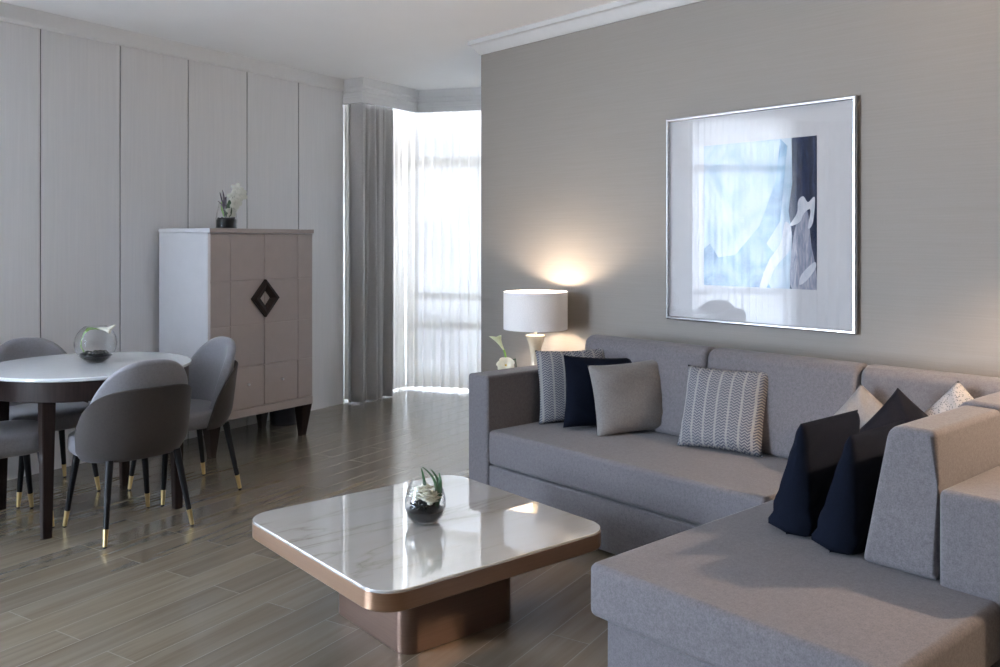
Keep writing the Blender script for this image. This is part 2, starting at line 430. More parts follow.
def bez(p0, p1, p2, n=8):
    p0, p1, p2 = map(Vector, (p0, p1, p2))
    return [(1 - t) ** 2 * p0 + 2 * t * (1 - t) * p1 + t * t * p2 for t in [i / n for i in range(n + 1)]]

# ------------------------------------------------------------------ room layout
# X runs away to the right, Y runs away along the sofa wall; the panelled wall is turned 16.65 degrees from X
CEIL = 2.765; CORN = 2.668; XW = 3.90; YEND = 4.65
dL = Vector((math.cos(WALL_ANG), math.sin(WALL_ANG), 0)); nL = Vector((-dL.y, dL.x, 0))
PERP = 5.17
def LW(a, p, z=0.0): return dL * a + nL * p + Vector((0, 0, z))
A0, A1 = 2.03, 5.715
W0 = LW(A0, PERP)                                # left end of the panelled wall; a window wall turns off here
dW = Vector((-0.8, -0.6, 0))
nWo = Vector((-0.6, 0.8, 0))                     # outward
def WW(u, o, z=0.0): return W0 + dW * u + nWo * o + Vector((0, 0, z))
PC = LW(6.46, 4.95)                              # inner corner of the pelmet
dB = Vector((0.546, -0.838, 0)).normalized(); nB = Vector((0.838, 0.546, 0)).normalized()
def BW(s, o, z=0.0): return PC + dB * s + nB * o + Vector((0, 0, z))

def slab(bm, p, q, th_vec, z0, z1, mi=0):
    """box standing on segment p->q with thickness vector"""
    c = [p, q, q + th_vec, p + th_vec]
    lo = [bm.verts.new((v.x, v.y, z0)) for v in c]; hi = [bm.verts.new((v.x, v.y, z1)) for v in c]
    F = [bm.faces.new(lo[::-1]), bm.faces.new(hi)]
    for i in range(4): F.append(bm.faces.new((lo[i], lo[(i + 1) % 4], hi[(i + 1) % 4], hi[i])))
    for f in F: f.material_index = mi
    return bm

YB = -2.0; XL = -2.6
# floor and ceiling
foot = [(XL - 0.6, YB - 0.15), (7.2, YB - 0.15), (7.2, 7.9), (XL - 0.6, 7.9)]
bm = bmesh.new(); f0 = [bm.verts.new((x, y, -0.1)) for x, y in foot]; f1 = [bm.verts.new((x, y, 0)) for x, y in foot]
bm.faces.new(f0[::-1]); bm.faces.new(f1)
for i in range(4): bm.faces.new((f0[i], f0[(i + 1) % 4], f1[(i + 1) % 4], f1[i]))
struct('floor', bm, M['floor'])
bm = bmesh.new(); f0 = [bm.verts.new((x, y, CEIL)) for x, y in foot]; f1 = [bm.verts.new((x, y, CEIL + 0.12)) for x, y in foot]
bm.faces.new(f0[::-1]); bm.faces.new(f1)
for i in range(4): bm.faces.new((f0[i], f0[(i + 1) % 4], f1[(i + 1) % 4], f1[i]))
struct('ceiling', bm, M['ceiling'])

# panelled wall: dark backing plus seven upright panels with shadow gaps
bm = bmesh.new()
slab(bm, LW(A0, PERP + 0.006), LW(A1, PERP + 0.006), nL * 0.16, 0, CEIL, mi=1)
W = 0.535; edges = [A1 - W * k for k in range(8)][::-1]; edges[0] = A0
for a, b in zip(edges, edges[1:]):
    if b - a < 0.03: continue
    g = 0.0022
    prof0 = [LW(a + g, PERP + 0.012), LW(a + g, PERP + 0.002), LW(a + g + 0.002, PERP), LW(b - g - 0.009, PERP), LW(b - g, PERP + 0.007), LW(b - g, PERP + 0.012)]
    lo = [bm.verts.new((v.x, v.y, 0.0)) for v in prof0]; hi = [bm.verts.new((v.x, v.y, CEIL)) for v in prof0]
    bm.faces.new(lo[::-1]); bm.faces.new(hi)
    for i in range(6): bm.faces.new((lo[i], lo[(i + 1) % 6], hi[(i + 1) % 6], hi[i]))
struct('wall_left', bm, [M['panel'], M['groove']], sharp=20)

# sofa wall and its return, and the walls behind the camera
bm = bmesh.new(); box(bm, XW, XW + 0.15, YB, YEND, 0, CEIL)
struct('wall_right', bm, M['wallpaper'])
bm = bmesh.new(); box(bm, XW + 0.15, 7.0, YEND - 0.15, YEND, 0, CEIL)
struct('wall_end', bm, M['white_paint'])
bm = bmesh.new(); box(bm, XL - 0.15, XW, YB - 0.15, YB, 0, CEIL)
struct('wall_back', bm, M['dark_back'])

# window walls: piers, sill strips and heads around openings
def window_wall(name, P, u0, u1, openings, th=0.18):
    bm = bmesh.new(); cur = u0
    tv = P(0, th) - P(0, 0)
    for (a, b, z0, z1) in openings:
        if a - cur > 1e-3: slab(bm, P(cur, 0), P(a, 0), tv, 0, CEIL)
        if z0 > 0: slab(bm, P(a, 0), P(b, 0), tv, 0, z0)
        if z1 < CEIL: slab(bm, P(a, 0), P(b, 0), tv, z1, CEIL)
        cur = b
    if u1 - cur > 1e-3: slab(bm, P(cur, 0), P(u1, 0), tv, 0, CEIL)
    return struct(name, bm, M['white_paint'])

OFF = 0.40
def PA(a, o): return LW(a, PERP + 0.23 + o)
# meeting point of the two bay window lines
def bay_corner(o):
    # solve LW(a, PERP+.23+o) = BW(s, OFF+o)
    base = LW(0, PERP + 0.23 + o); rhs = BW(0, OFF + o) - base
    det = dL.x * (-dB.y) - (-dB.x) * dL.y
    return (rhs.x * (-dB.y) - (-dB.x) * rhs.y) / det, (dL.x * rhs.y - dL.y * rhs.x) / det
ac, s_c = bay_corner(0)
def PBf(s, o): return BW(s, OFF + o)
window_wall('wall_bay', PA, A1 - 0.02, ac + 0.2, [(A1 + 0.36, ac - 0.10, 0.06, 2.62)])
window_wall('wall_window', PBf, s_c - 0.05, 3.1, [(s_c + 0.10, 2.3, 0.06, 2.62)])
# reveal joining the panelled wall to the bay
bm = bmesh.new(); slab(bm, LW(A1, PERP + 0.005), LW(A1, PERP + 0.25), dL * -0.1, 0, CEIL)
struct('wall_reveal', bm, M['white_paint'])
def PW(u, o): return WW(u, o)
window_wall('wall_side', PW, -0.02, 3.9, [(0.08, 1.14, 0.05, 2.62), (1.95, 3.6, 0.05, 2.62)])
Wend = WW(3.81, 0)
def PX(u, o): return Vector((Wend.x - o, Wend.y - u, 0))
window_wall('wall_near', PX, -0.05, Wend.y - YB + 0.1, [])

def window(name, P, a, b, z0, z1, mull, rails, out=0.06):
    """aluminium frame with mullions and rails, glass as a child"""
    bm = bmesh.new(); d = P(0, out + 0.06) - P(0, out)
    def bar(u0, u1, za, zb): slab(bm, P(u0, out), P(u1, out), d, za, zb)
    fw = 0.05
    bar(a, b, z0, z0 + fw); bar(a, b, z1 - fw, z1)
    bar(a, a + fw, z0 + fw, z1 - fw); bar(b - fw, b, z0 + fw, z1 - fw)
    for u in mull: bar(u - 0.03, u + 0.03, z0 + fw, z1 - fw)
    us = [a + fw] + [x for u in mull for x in (u - 0.03, u + 0.03)] + [b - fw]
    for (za, zb) in rails:
        for i in range(0, len(us), 2): bar(us[i], us[i + 1], za, zb)
    w = struct(name, bm, M['alu'])
    g = bmesh.new(); slab(g, P(a + 0.01, out + 0.025), P(b - 0.01, out + 0.025), (P(0, 0.006) - P(0, 0)), z0 + 0.01, z1 - 0.01)
    obj('window_pane', g, M['glass'], w)
    return w
RA = [(2.10, 2.20), (0.82, 0.89), (0.54, 0.61)]
window('window_1', PA, A1 + 0.36, ac - 0.10, 0.06, 2.62, [], RA)
window('window_2', PBf, s_c + 0.10, 2.3, 0.06, 2.62, [0.62, 1.5], RA)
window('window_3', PW, 0.08, 1.14, 0.05, 2.62, [], [(2.10, 2.17), (0.84, 0.90)])
window('added_window', PW, 1.95, 3.6, 0.05, 2.62, [2.8], [(2.10, 2.17)])  # unseen extra window, added to let in more daylight from the side

# cornices and pelmet ----------------------------------------------------------
def sweep(name, pts, prof, mat, closed_ends=True):
    """profile (outward offset, z) swept along plan polyline, mitred; offsets to the left of travel"""
    bm = bmesh.new(); rings = []
    for i, p in enumerate(pts):
        ts = []
        if i > 0: ts.append((pts[i] - pts[i - 1]).normalized())
        if i < len(pts) - 1: ts.append((pts[i + 1] - pts[i]).normalized())
        ns = [Vector((-t.y, t.x, 0)) for t in ts]
        n = sum(ns, Vector()).normalized(); k = 1 / max(0.3, n.dot(ns[0]))
        rings.append([bm.verts.new(p + n * k * o + Vector((0, 0, z))) for o, z in prof])
    m = len(prof)
    for a, b in zip(rings, rings[1:]):
        for i in range(m): bm.faces.new((a[i], b[i], b[(i + 1) % m], a[(i + 1) % m]))
    bm.faces.new(rings[0]); bm.faces.new(rings[-1][::-1])
    return struct(name, bm, mat, sharp=25)
crown = [(0.0, CORN), (0.010, CORN), (0.014, CORN + 0.008), (0.024, CORN + 0.018), (0.042, CORN + 0.050), (0.050, CORN + 0.060), (0.066, CORN + 0.066), (0.066, CEIL), (0.0, CEIL)]
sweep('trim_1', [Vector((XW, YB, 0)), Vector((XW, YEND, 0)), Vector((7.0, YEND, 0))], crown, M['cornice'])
sweep('trim_2', [LW(A1 - 0.03, PERP), W0 + dL * 0.02], [(0, CORN), (0.02, CORN + 0.004), (0.032, CORN + 0.016), (0.05, CEIL), (0, CEIL)], M['trim'])
pel = [(0.0, 2.565), (0.0, 2.615), (-0.006, 2.62), (-0.006, 2.655), (0.006, 2.662), (0.010, 2.69), (0.026, 2.70), (0.036, 2.735), (0.036, CEIL), (-0.03, CEIL), (-0.03, 2.565)]
PE = 3.0
# travel so that the room is on the left
sweep('trim_3', [BW(PE, 0), PC, LW(5.70, 4.95), LW(5.70, PERP + 0.06)], pel, M['trim'])

# ------------------------------------------------------------------ curtains
def curtain(bm, path, z0, z1, amp0, amp1, freq, ns, nz, seed=0, flare=0.0, phase=0.0, hem=None):
    """pleated sheet; path(u)->(point, normal), u in 0..1"""
    rnd = random.Random(seed); ph = [rnd.random() * 6.28 for _ in range(4)]
    rows = []
    for j in range(nz + 1):
        t = j / nz; z = z0 + (z1 - z0) * t; row = []
        a = amp0 * (1 - t) + amp1 * t
        for i in range(ns + 1):
            u = i / ns
            uu = 0.5 + (u - 0.5) * (1 + flare * (1 - t) ** 2)
            p, n = path(uu)
            w = math.sin(2 * PI * freq * u + phase + 0.5 * math.sin(2 * PI * u * 1.7 + ph[0]) + (1 - t) * 0.8 * math.sin(2 * PI * u * 2.3 + ph[1]))
            w += 0.35 * math.sin(2 * PI * freq * 2.1 * u + ph[2] + (1 - t) * 1.2)
            dz = hem(u) * (1 - t) ** 6 if hem else 0
            row.append(bm.verts.new(p + n * (a * w) + Vector((0, 0, z + dz))))
        rows.append(row)
    for a, b in zip(rows, rows[1:]):
        for i in range(ns): bm.faces.new((a[i], a[i + 1], b[i + 1], b[i]))
    return bm

def line_path(p, q):
    d = (q - p); n = Vector((-d.y, d.x, 0)).normalized()
    return lambda u: (p + d * u, n)

sa, sb = bay_corner(-0.20)
# sheers hang just behind the pelmet
pA = lambda a: LW(a, PERP + 0.03)
SO = 0.19
def corner2(pA_, o):
    base = LW(0, pA_); rhs = BW(0, o) - base
    det = dL.x * (-dB.y) + dB.x * dL.y
    return (rhs.x * (-dB.y) + dB.x * rhs.y) / det, (dL.x * rhs.y - dL.y * rhs.x) / det
ca, cs = corner2(PERP + 0.03, SO)
o = obj('sheer_curtain', curtain(bmesh.new(), line_path(LW(5.76, PERP + 0.03), LW(ca - 0.02, PERP + 0.03)), 0.02, 2.60, 0.022, 0.012, 12, 220, 24, 3), M['sheer'], sharp=180)
tag(o, 'narrow white sheer curtain between grey drape and bay window corner', 'curtain', 'white sheers in the bay window')
o = obj('sheer_curtain', curtain(bmesh.new(), line_path(BW(cs + 0.03, SO), BW(2.25, SO)), 0.02, 2.60, 0.026, 0.012, 26, 460, 24, 5, hem=lambda u: 0.012 * math.sin(u * 9)), M['sheer'], sharp=180)
tag(o, 'wide white sheer curtain glowing with daylight, right of bay corner', 'curtain', 'white sheers in the bay window')
o = obj('sheer_curtain', curtain(bmesh.new(), line_path(WW(0.03, -0.12), WW(1.08, -0.12)), 0.02, 2.62, 0.03, 0.015, 16, 240, 16, 9), M['sheer_open'], sharp=180)
tag(o, 'white sheer curtain seen only as reflection in picture glass', 'curtain')

def drape(name, path, seed, freq, amp0, amp1, flare, label, z0=0.012, z1=2.60, ns=200):
    o = obj(name, curtain(bmesh.new(), path, z0, z1, amp0, amp1, freq, ns, 40, seed, flare), M['drape'], sharp=180)
    md = o.modifiers.new('thickness', 'SOLIDIFY'); md.thickness = 0.004
    return tag(o, label, 'curtain', 'grey drapes')
def dpath0(u):
    k = max(0.0, 1 - u / 0.16) ** 2
    return (LW(5.714 + 0.49 * u, 5.048 + 0.075 * k), nL)
drape('drape', dpath0, 14, 4.2, 0.046, 0.034, 0.0, 'grey floor-length drape hanging at the end of white panelled wall')
def dpath(u):
    return (BW(1.52 + 0.6 * u, 0.09), -nB)
drape('drape', dpath, 21, 5, 0.05, 0.035, 0.16, 'grey drape edge peeking out between sheer and sofa wall')

drape('drape', line_path(WW(1.14, -0.13), WW(1.86, -0.13)), 31, 6, 0.05, 0.035, 0.02, 'grey drape beside the side window, outside the picture')

# ------------------------------------------------------------------ outside
bm = bmesh.new()
c0 = BW(-6, 14); c1 = BW(9, 14)
slab(bm, c0, c1, nB * 2.0, -6, 6.5, mi=0)
for zz in (-4.6, -1.7, 0.75, 3.2):
    for k in range(7):
        q0 = BW(-5.6 + k * 2.1, 13.97); q1 = BW(-5.6 + k * 2.1 + 1.35, 13.97)
        slab(bm, q0, q1, nB * 0.05, zz, zz + 1.15, mi=1)
o = obj('building', bm, [M['pale_building'], M['sky_glass']])
tag(o, 'pale building with window bands outside, behind the white sheers', 'building'); o['kind'] = 'structure'

# ------------------------------------------------------------------ sectional sofa
ZS = 0.43
sofa = thing('sectional_sofa', 'large grey L-shaped sofa with chaise end along the taupe wall', 'sofa', (3.4, 2.2, 0))
def at(bm, o=(3.4, 2.2, 0)):
    bmesh.ops.translate(bm, verts=bm.verts[:], vec=-Vector(o)); return bm
FX = 2.927; AY0, AY1 = 3.44, 3.60
obj('sofa_base', at(rbox(FX + 0.006, 3.72, 1.84, AY0 - 0.002, 0.018, 0.250, 0.010)), M['sofa'], sofa)
def seat_pad(x0, x1, y0, y1, z0, z1, r):
    """upholstered pad with rolled edges and a slight crown"""
    bm = rbox(x0, x1, y0, y1, z0, z1, r, seg=5)
    return bm
obj('seat_cushion', at(seat_pad(FX, 3.715, 1.838, AY0 - 0.002, 0.256, ZS, 0.022)), M['sofa'], sofa)
obj('armrest', at(rbox(FX, 3.86, AY0, AY1, 0.018, 0.703, 0.016, seg=4)), M['sofa'], sofa)
obj('back_frame', at(rbox(3.72, 3.86, 0.86, AY0, 0.018, 0.71, 0.02, seg=4)), M['sofa'], sofa)
# loose-look back cushions, leaning on the frame
bprof = [(3.515, ZS + 0.002), (3.575, 0.855), (3.625, 0.878), (3.70, 0.870), (3.725, 0.72), (3.718, ZS + 0.002)]
for k, (y0, y1) in enumerate([(2.572, 3.378), (1.803, 2.566), (1.02, 1.797)]):
    obj('back_cushion', at(prism(bprof, y0, y1, 'y', 0.030, 5)), M['sofa'], sofa)
# chaise section
CX0 = 1.955; CY0, CY1 = 0.897, 1.832
obj('chaise_base', at(rbox(CX0 + 0.045, 3.715, CY0 + 0.035, CY1 - 0.035, 0.018, 0.262, 0.010)), M['sofa'], sofa)
obj('chaise_cushion', at(seat_pad(CX0, 3.715, CY0, CY1, 0.268, ZS, 0.024)), M['sofa'], sofa)
obj('back_frame', at(rbox(2.565, 3.716, 0.84, 1.062, 0.018, 0.700, 0.022, seg=4)), M['sofa'], sofa)
wprof = [(1.290, ZS + 0.002), (1.212, 0.838), (1.182, 0.860), (1.072, 0.858), (1.066, 0.70), (1.066, ZS + 0.002)]
obj('back_cushion', at(prism(wprof, 2.575, 3.075, 'x', 0.026, 5)), M['sofa'], sofa)
obj('back_cushion', at(prism([(u, z + (0.012 if z > 0.8 else 0)) for u, z in wprof], 3.08, 3.50, 'x', 0.026, 5)), M['sofa'], sofa)
for (x, y) in ((2.99, 3.40), (3.66, 3.4), (2.06, 0.98), (2.06, 1.75), (3.6, 0.95), (2.99, 1.9)):
    bm = bmesh.new(); lathe(bm, [(0.022, 0.0), (0.025, 0.004), (0.025, 0.019)], 16, cap0=True, cap1=True)
    obj('foot', bm, M['black_gap'], sofa, loc=(x - 3.4, y - 2.2, 0))

# ------------------------------------------------------------------ pillows
def pillow_mesh(w, h, t, n=32, ear=0.05, seed=0, box=4, slump=0.0):
    rnd = random.Random(seed); ph = [rnd.random() * 6.28 for _ in range(6)]
    bm = bmesh.new()
    front, back = {}, {}
    for i in range(n + 1):
        for j in range(n + 1):
            u = -1 + 2 * i / n; v = -1 + 2 * j / n
            # sides curve in between the corner ears
            px = u * (1 - ear * (1 - v * v) * abs(u) ** 2)
            pz = v * (1 - ear * (1 - u * u) * abs(v) ** 2)
            d = max(0.0, (1 - abs(u) ** box)) ** 0.55 * max(0.0, (1 - abs(v) ** (4 if not slump else (12 if v > 0 else 30)))) ** 0.55 * (1 - slump * (v + 1) / 2)
            wr = 1 + (0.0 if slump else 1.0) * 0.05 * math.sin(3 * u + ph[0] + 2 * v) + (0.3 if slump else 1.0) * 0.04 * math.sin(5 * v + ph[1] - 3 * u) 
            cr = 0.010 * math.sin(14 * (u * 0.6 + v) + ph[2]) * (abs(u * v)) * d
            yy = 0.5 * t * d * wr + cr
            edge = i in (0, n) or j in (0, n)
            X, Z = px * w / 2, pz * h / 2
            front[i, j] = bm.verts.new((X, -yy - 0.0, Z))
            back[i, j] = front[i, j] if edge else bm.verts.new((X, 0.5 * t * d * (2 - wr) - cr, Z))
    for i in range(n):
        for j in range(n):
            bm.faces.new((front[i, j], front[i + 1, j], front[i + 1, j + 1], front[i, j + 1]))
            bm.faces.new((back[i, j], back[i, j + 1], back[i + 1, j + 1], back[i + 1, j]))
    return bm

def pillow(c, facing, tilt, spin, w, h, t, mat, label, seed, name='throw_pillow', box=4, slump=0.0, ear=0.065):
    """c: centre; facing: compass angle (deg) the front looks to; tilt: lean back (deg); spin: in-plane turn (deg)"""
    fa = math.radians(facing)
    # local -Y is the front
    rz = Matrix.Rotation(fa + PI / 2, 4, 'Z'); rx = Matrix.Rotation(-math.radians(tilt), 4, 'X'); ry = Matrix.Rotation(math.radians(spin), 4, 'Y')
    o = obj(name, pillow_mesh(w, h, t, seed=seed, box=box, slump=slump, ear=ear), mat, sharp=180)
    o.matrix_world = Matrix.Translation(c) @ rz @ rx @ ry
    return tag(o, label, 'pillow', 'scatter cushions on the sofa')

def pillow_span(pl, pr_, zb, zt, lean, t, mat, label, seed, spin=0.0, w=None):
    """pillow whose foot runs from pl to pr_ (plan points, seen left to right) and whose top sits 'lean' behind"""
    pl = Vector((*pl, 0)); pr_ = Vector((*pr_, 0)); d = pr_ - pl
    facing = math.degrees(math.atan2(-d.x, d.y)) + 180   # right-hand normal of travel left->right
    n = Vector((d.y, -d.x, 0)).normalized()              # towards the viewer
    hh = math.hypot(zt - zb, lean); tilt = math.degrees(math.atan2(lean, zt - zb))
    c = (pl + pr_) / 2 - n * lean / 2 + Vector((0, 0, (zb + zt) / 2))
    return pillow(c, math.degrees(math.atan2(n.y, n.x)), tilt, spin, w or d.length, hh, t, mat, label, seed)

pillow_span((3.225, 3.375), (3.575, 3.175), ZS + 0.0, 0.815, 0.06, 0.12, M['chevron'], 'chevron-patterned grey pillow leaning in the corner of the sofa armrest', 1, spin=-1)
pillow_span((3.225, 3.18), (3.61, 2.985), ZS + 0.0, 0.795, 0.05, 0.12, M['navy'], 'navy pillow between chevron pillow and plain grey pillow by armrest', 2, spin=3)
pillow_span((3.235, 2.985), (3.595, 2.800), ZS + 0.0, 0.785, 0.07, 0.13, M['grey_pillow'], 'plain warm grey pillow in front of the navy one by armrest', 3, spin=-4)
pillow_span((3.385, 2.600), (3.458, 2.190), ZS + 0.0, 0.80, 0.13, 0.12, M['chevron'], 'chevron-patterned grey pillow alone in the middle of the sofa', 4, spin=-1)
pillow((3.43, 1.70, 0.622), 200, 24, 38, 0.295, 0.295, 0.10, M['pale_pillow'], 'pale plain grey pillow, corner peeking out behind front navy pillow', 5)
pillow((3.325, 1.50, 0.632), 205, 24, 40, 0.31, 0.31, 0.10, M['char'], 'charcoal pillow with corner up, behind the two navy pillows', 6)
pillow((3.44, 1.355, 0.650), 190, 22, 42, 0.33, 0.33, 0.10, M['speckle'], 'speckled pale grey pillow peeking over the chaise back cushion', 7)
pillow((2.84, 1.555, 0.613), 94, 7, -2, 0.45, 0.370, 0.165, M['navy'], 'front navy pillow standing on chaise, nearest the coffee table', 8, box=26, slump=0.84, ear=0.0)
pillow((2.785, 1.367, 0.615), 94, 9, -2, 0.45, 0.372, 0.15, M['navy'], 'second navy pillow, squeezed between front navy pillow and chaise back cushion', 9, box=26, slump=0.84, ear=0.0)

# ------------------------------------------------------------------ coffee table
CT = (1.966, 2.676, 0)
def rounded_square(side, r, n=8):
    h = side / 2 - r; pts = []
    for cx, cy, a in ((h, h, 0), (-h, h, 90), (-h, -h, 180), (h, -h, 270)):
        for k in range(n + 1):
            t = math.radians(a + 90 * k / n); pts.append((cx + r * math.cos(t), cy + r * math.sin(t)))
    return pts
def rsq_loft(levels):
    bm = bmesh.new(); loft(bm, [[(x, y, z) for x, y in rounded_square(s, r)] for s, r, z in levels]); return bm
ct = thing('coffee_table', 'square low coffee table with white marble top and bronze pedestal', 'coffee table', CT, math.radians(-2.0))
TS = 0.992
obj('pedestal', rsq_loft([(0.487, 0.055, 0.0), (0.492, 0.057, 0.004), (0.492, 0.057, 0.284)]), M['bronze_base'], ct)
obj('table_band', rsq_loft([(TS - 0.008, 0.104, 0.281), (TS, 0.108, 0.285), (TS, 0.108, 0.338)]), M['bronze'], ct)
obj('marble_top', rsq_loft([(TS - 0.002, 0.107, 0.3385), (TS - 0.002, 0.107, 0.345), (TS - 0.005, 0.1055, 0.3472), (TS - 0.010, 0.103, 0.348)]), M['marble'], ct, sharp=20)

def pebbles(n, R, z, seed, rs=(0.010, 0.018), depth=0.02):
    rnd = random.Random(seed); bm = bmesh.new()
    for _ in range(n):
        a = rnd.random() * 6.28; q = R * math.sqrt(rnd.random())
        blob(bm, (q * math.cos(a), q * math.sin(a), z + rnd.random() * depth), rs[0] + rnd.random() * (rs[1] - rs[0]), (1, 0.8, 0.6), 2, 0.08, rnd)
    return bm
def fill(prof, seg=28):
    bm = bmesh.new(); lathe(bm, prof, seg, cap0=True, cap1=True); return bm
def shell(prof, th=0.0025, seg=40):
    """glass wall: outer profile up, inner profile back down"""
    bm = bmesh.new()
    inner = [(max(0.0, r - th), z + (th if i == 0 else 0)) for i, (r, z) in enumerate(prof)]
    lathe(bm, [(0, prof[0][1])] + prof + inner[::-1] + [(0, prof[0][1] + th)], seg)
    return bm
def petals(bm, c, n, ln, wd, tilt, seed=0, up=(0, 0, 1), curl=0.3):
    rnd = random.Random(seed)
    for k in range(n):
        a = 2 * PI * k / n + rnd.random() * 0.4; d = Vector((math.cos(a), math.sin(a), 0))
        e = tilt + (rnd.random() - 0.5) * 0.3
        c0 = Vector(c); tip = c0 + (d * math.cos(e) + Vector((0, 0, 1)) * math.sin(e)) * ln
        mid = c0 + (d * math.cos(e + curl) + Vector((0, 0, 1)) * math.sin(e + curl)) * ln * 0.55
        leaf(bm, bez(c0, mid, tip, 6), wd, 0.3, 0.0008)
def calla(bm, base, dirv, ln=0.05, r=0.018):
    """calla bloom: rolled funnel with one long lip"""
    dirv = Vector(dirv).normalized(); u = dirv.cross(Vector((0.2, 1, 0.1))).normalized(); w = dirv.cross(u)
    base = Vector(base); rings = []
    prof = [(0.10, 0.0), (0.30, 0.25), (0.45, 0.5), (0.75, 0.75), (1.15, 0.95), (1.3, 1.02)]
    for rr, s in prof:
        ring = []
        for k in range(14):
            a = 2 * PI * k / 14; lip = 1 + 0.35 * max(0, math.cos(a)) * s * s
            ring.append(base + dirv * (ln * s * lip) + (u * math.cos(a) + w * math.sin(a)) * r * rr * lip)
        rings.append(ring)
    inn = [[base + dirv * 0.002 + (p - base) * 0.94 for p in ring] for ring in rings[::-1]]
    loft(bm, rings + inn)

# terrarium on the coffee table
t = thing('flower_bowl', 'small egg-shaped glass bowl of black stones and white blooms on coffee table', 'bowl', (CT[0], CT[1] - 0.008, 0.3485))
egg = [(0.030, 0.0), (0.052, 0.008), (0.068, 0.028), (0.077, 0.060), (0.076, 0.088), (0.068, 0.118), (0.056, 0.146), (0.049, 0.160)]
obj('glass_bowl', shell(egg), M['bowl_glass'], t)
bm = fill([(0.026, 0.004), (0.048, 0.011), (0.063, 0.030), (0.070, 0.048), (0.05, 0.056)])
random.seed(4)
rnd = random.Random(8)
for _ in range(34):
    a = rnd.random() * 6.28; q = 0.055 * math.sqrt(rnd.random()); blob(bm, (q * math.cos(a), q * math.sin(a), 0.056 + rnd.random() * 0.014), 0.009 + rnd.random() * 0.005, (1, .8, .6), 1, 0.1, rnd)
p = obj('black_stones', bm, M['pebble'], t); p['kind'] = 'stuff'
for k, (x, y, z) in enumerate([(-0.030, 0.014, 0.098), (0.022, -0.022, 0.096), (0.012, 0.032, 0.104), (-0.020, -0.030, 0.104), (0.0, 0.0, 0.122), (-0.026, 0.0, 0.116), (-0.004, -0.034, 0.086)]):
    bm = bmesh.new(); petals(bm, (0, 0, 0), 8, 0.040, 0.018, 0.45, k); petals(bm, (0, 0, 0.004), 7, 0.030, 0.016, 0.9, k + 5)
    blob(bm, (0, 0, 0.004), 0.012, (1, 1, 0.8), 1, 0.1, rnd)
    obj('bloom', bm, M['petal'], t, loc=(x, y, z - 0.012))
for k, (p0, p1, p2, w) in enumerate([((0.030, -0.025, 0.06), (0.050, -0.032, 0.15), (-0.010, 0.006, 0.205), 0.009), ((0.036, -0.030, 0.06), (0.058, -0.036, 0.14), (0.016, -0.012, 0.195), 0.010),
                                     ((0.026, -0.036, 0.06), (0.038, -0.050, 0.13), (0.034, -0.040, 0.185), 0.008), ((0.0, 0.0, 0.07), (0.002, 0.002, 0.14), (-0.012, 0.008, 0.200), 0.006)]):
    obj('leaf', leaf(bmesh.new(), bez(p0, p1, p2), w), M['leaf'], t)

# ------------------------------------------------------------------ dining table and chairs
DT = (1.428, 4.880, 0)
dt = thing('dining_table', 'round white-topped dining table on dark wooden legs', 'table', DT, math.radians(5))
bm = bmesh.new(); lathe(bm, [(0.0, 0.737), (0.500, 0.737), (0.505, 0.741), (0.505, 0.751), (0.501, 0.755), (0.0, 0.755)], 72)
obj('table_top', bm, M['table_top'], dt)
bm = bmesh.new(); lathe(bm, [(0.486, 0.737), (0.490, 0.733), (0.490, 0.643), (0.486, 0.640), (0.46, 0.640), (0.46, 0.737)], 72); lathe(bm, [(0.486, 0.737), (0.46, 0.737)], 72)
obj('apron', bm, M['dark_wood'], dt)
for sx in (-1, 1):
    for sy in (-1, 1):
        bm = bmesh.new(); q = 0.322
        ring = lambda s, z, c: [(c * sx + s * a, c * sy + s * b, z) for a, b in ((-1, -1), (1, -1), (1, 1), (-1, 1))]
        loft(bm, [ring(0.0205, 0.0, q), ring(0.0305, 0.645, q - 0.004)])
        bmesh.ops.bevel(bm, geom=bm.edges[:], offset=0.003, segments=2, affect='EDGES')
        obj('leg', bm, M['dark_wood'], dt)

def chair_shell(Rx, Ry, th, zb, zt, thm, lean, flare, pw=2.4, ex=0.62, zend=0.05, nt_=44, nzz=12, cy=0.0, zlow=None):
    """upright half-round back: arch-topped, leaning out with height"""
    bm = bmesh.new(); rings = []
    for i in range(nt_ + 1):
        th_ = -thm + 2 * thm * i / nt_
        k = abs(th_) / thm
        top = zb + zend + (zt - zb - zend) * max(0.0, 1 - k ** pw) ** ex
        s, c = math.sin(th_), math.cos(th_)
        s = math.copysign(abs(s) ** 0.82, s); c = math.copysign(abs(c) ** 0.82, c)
        prof = []
        for j in range(nzz + 1): prof.append((0.0, zb + (top - th * 0.5 - zb) * j / nzz))
        prof += [(-th * 0.15, top - th * 0.18), (-th * 0.5, top), (-th * 0.85, top - th * 0.18)]
        for j in range(nzz, -1, -1): prof.append((-th, zb + (top - th * 0.5 - zb) * j / nzz))
        prof.append((-th * 0.5, zb - 0.008))
        ring = []
        for ro, z in prof:
            h = z - zb
            tuck = -0.030 * max(0, 1 - h / 0.10) ** 2       # underside rolls in
            ring.append(((Rx + ro + tuck + flare * h) * s, -(Ry + ro + tuck + lean * h) * c + cy, z))
        rings.append(ring)
    loft(bm, rings)
    return bm
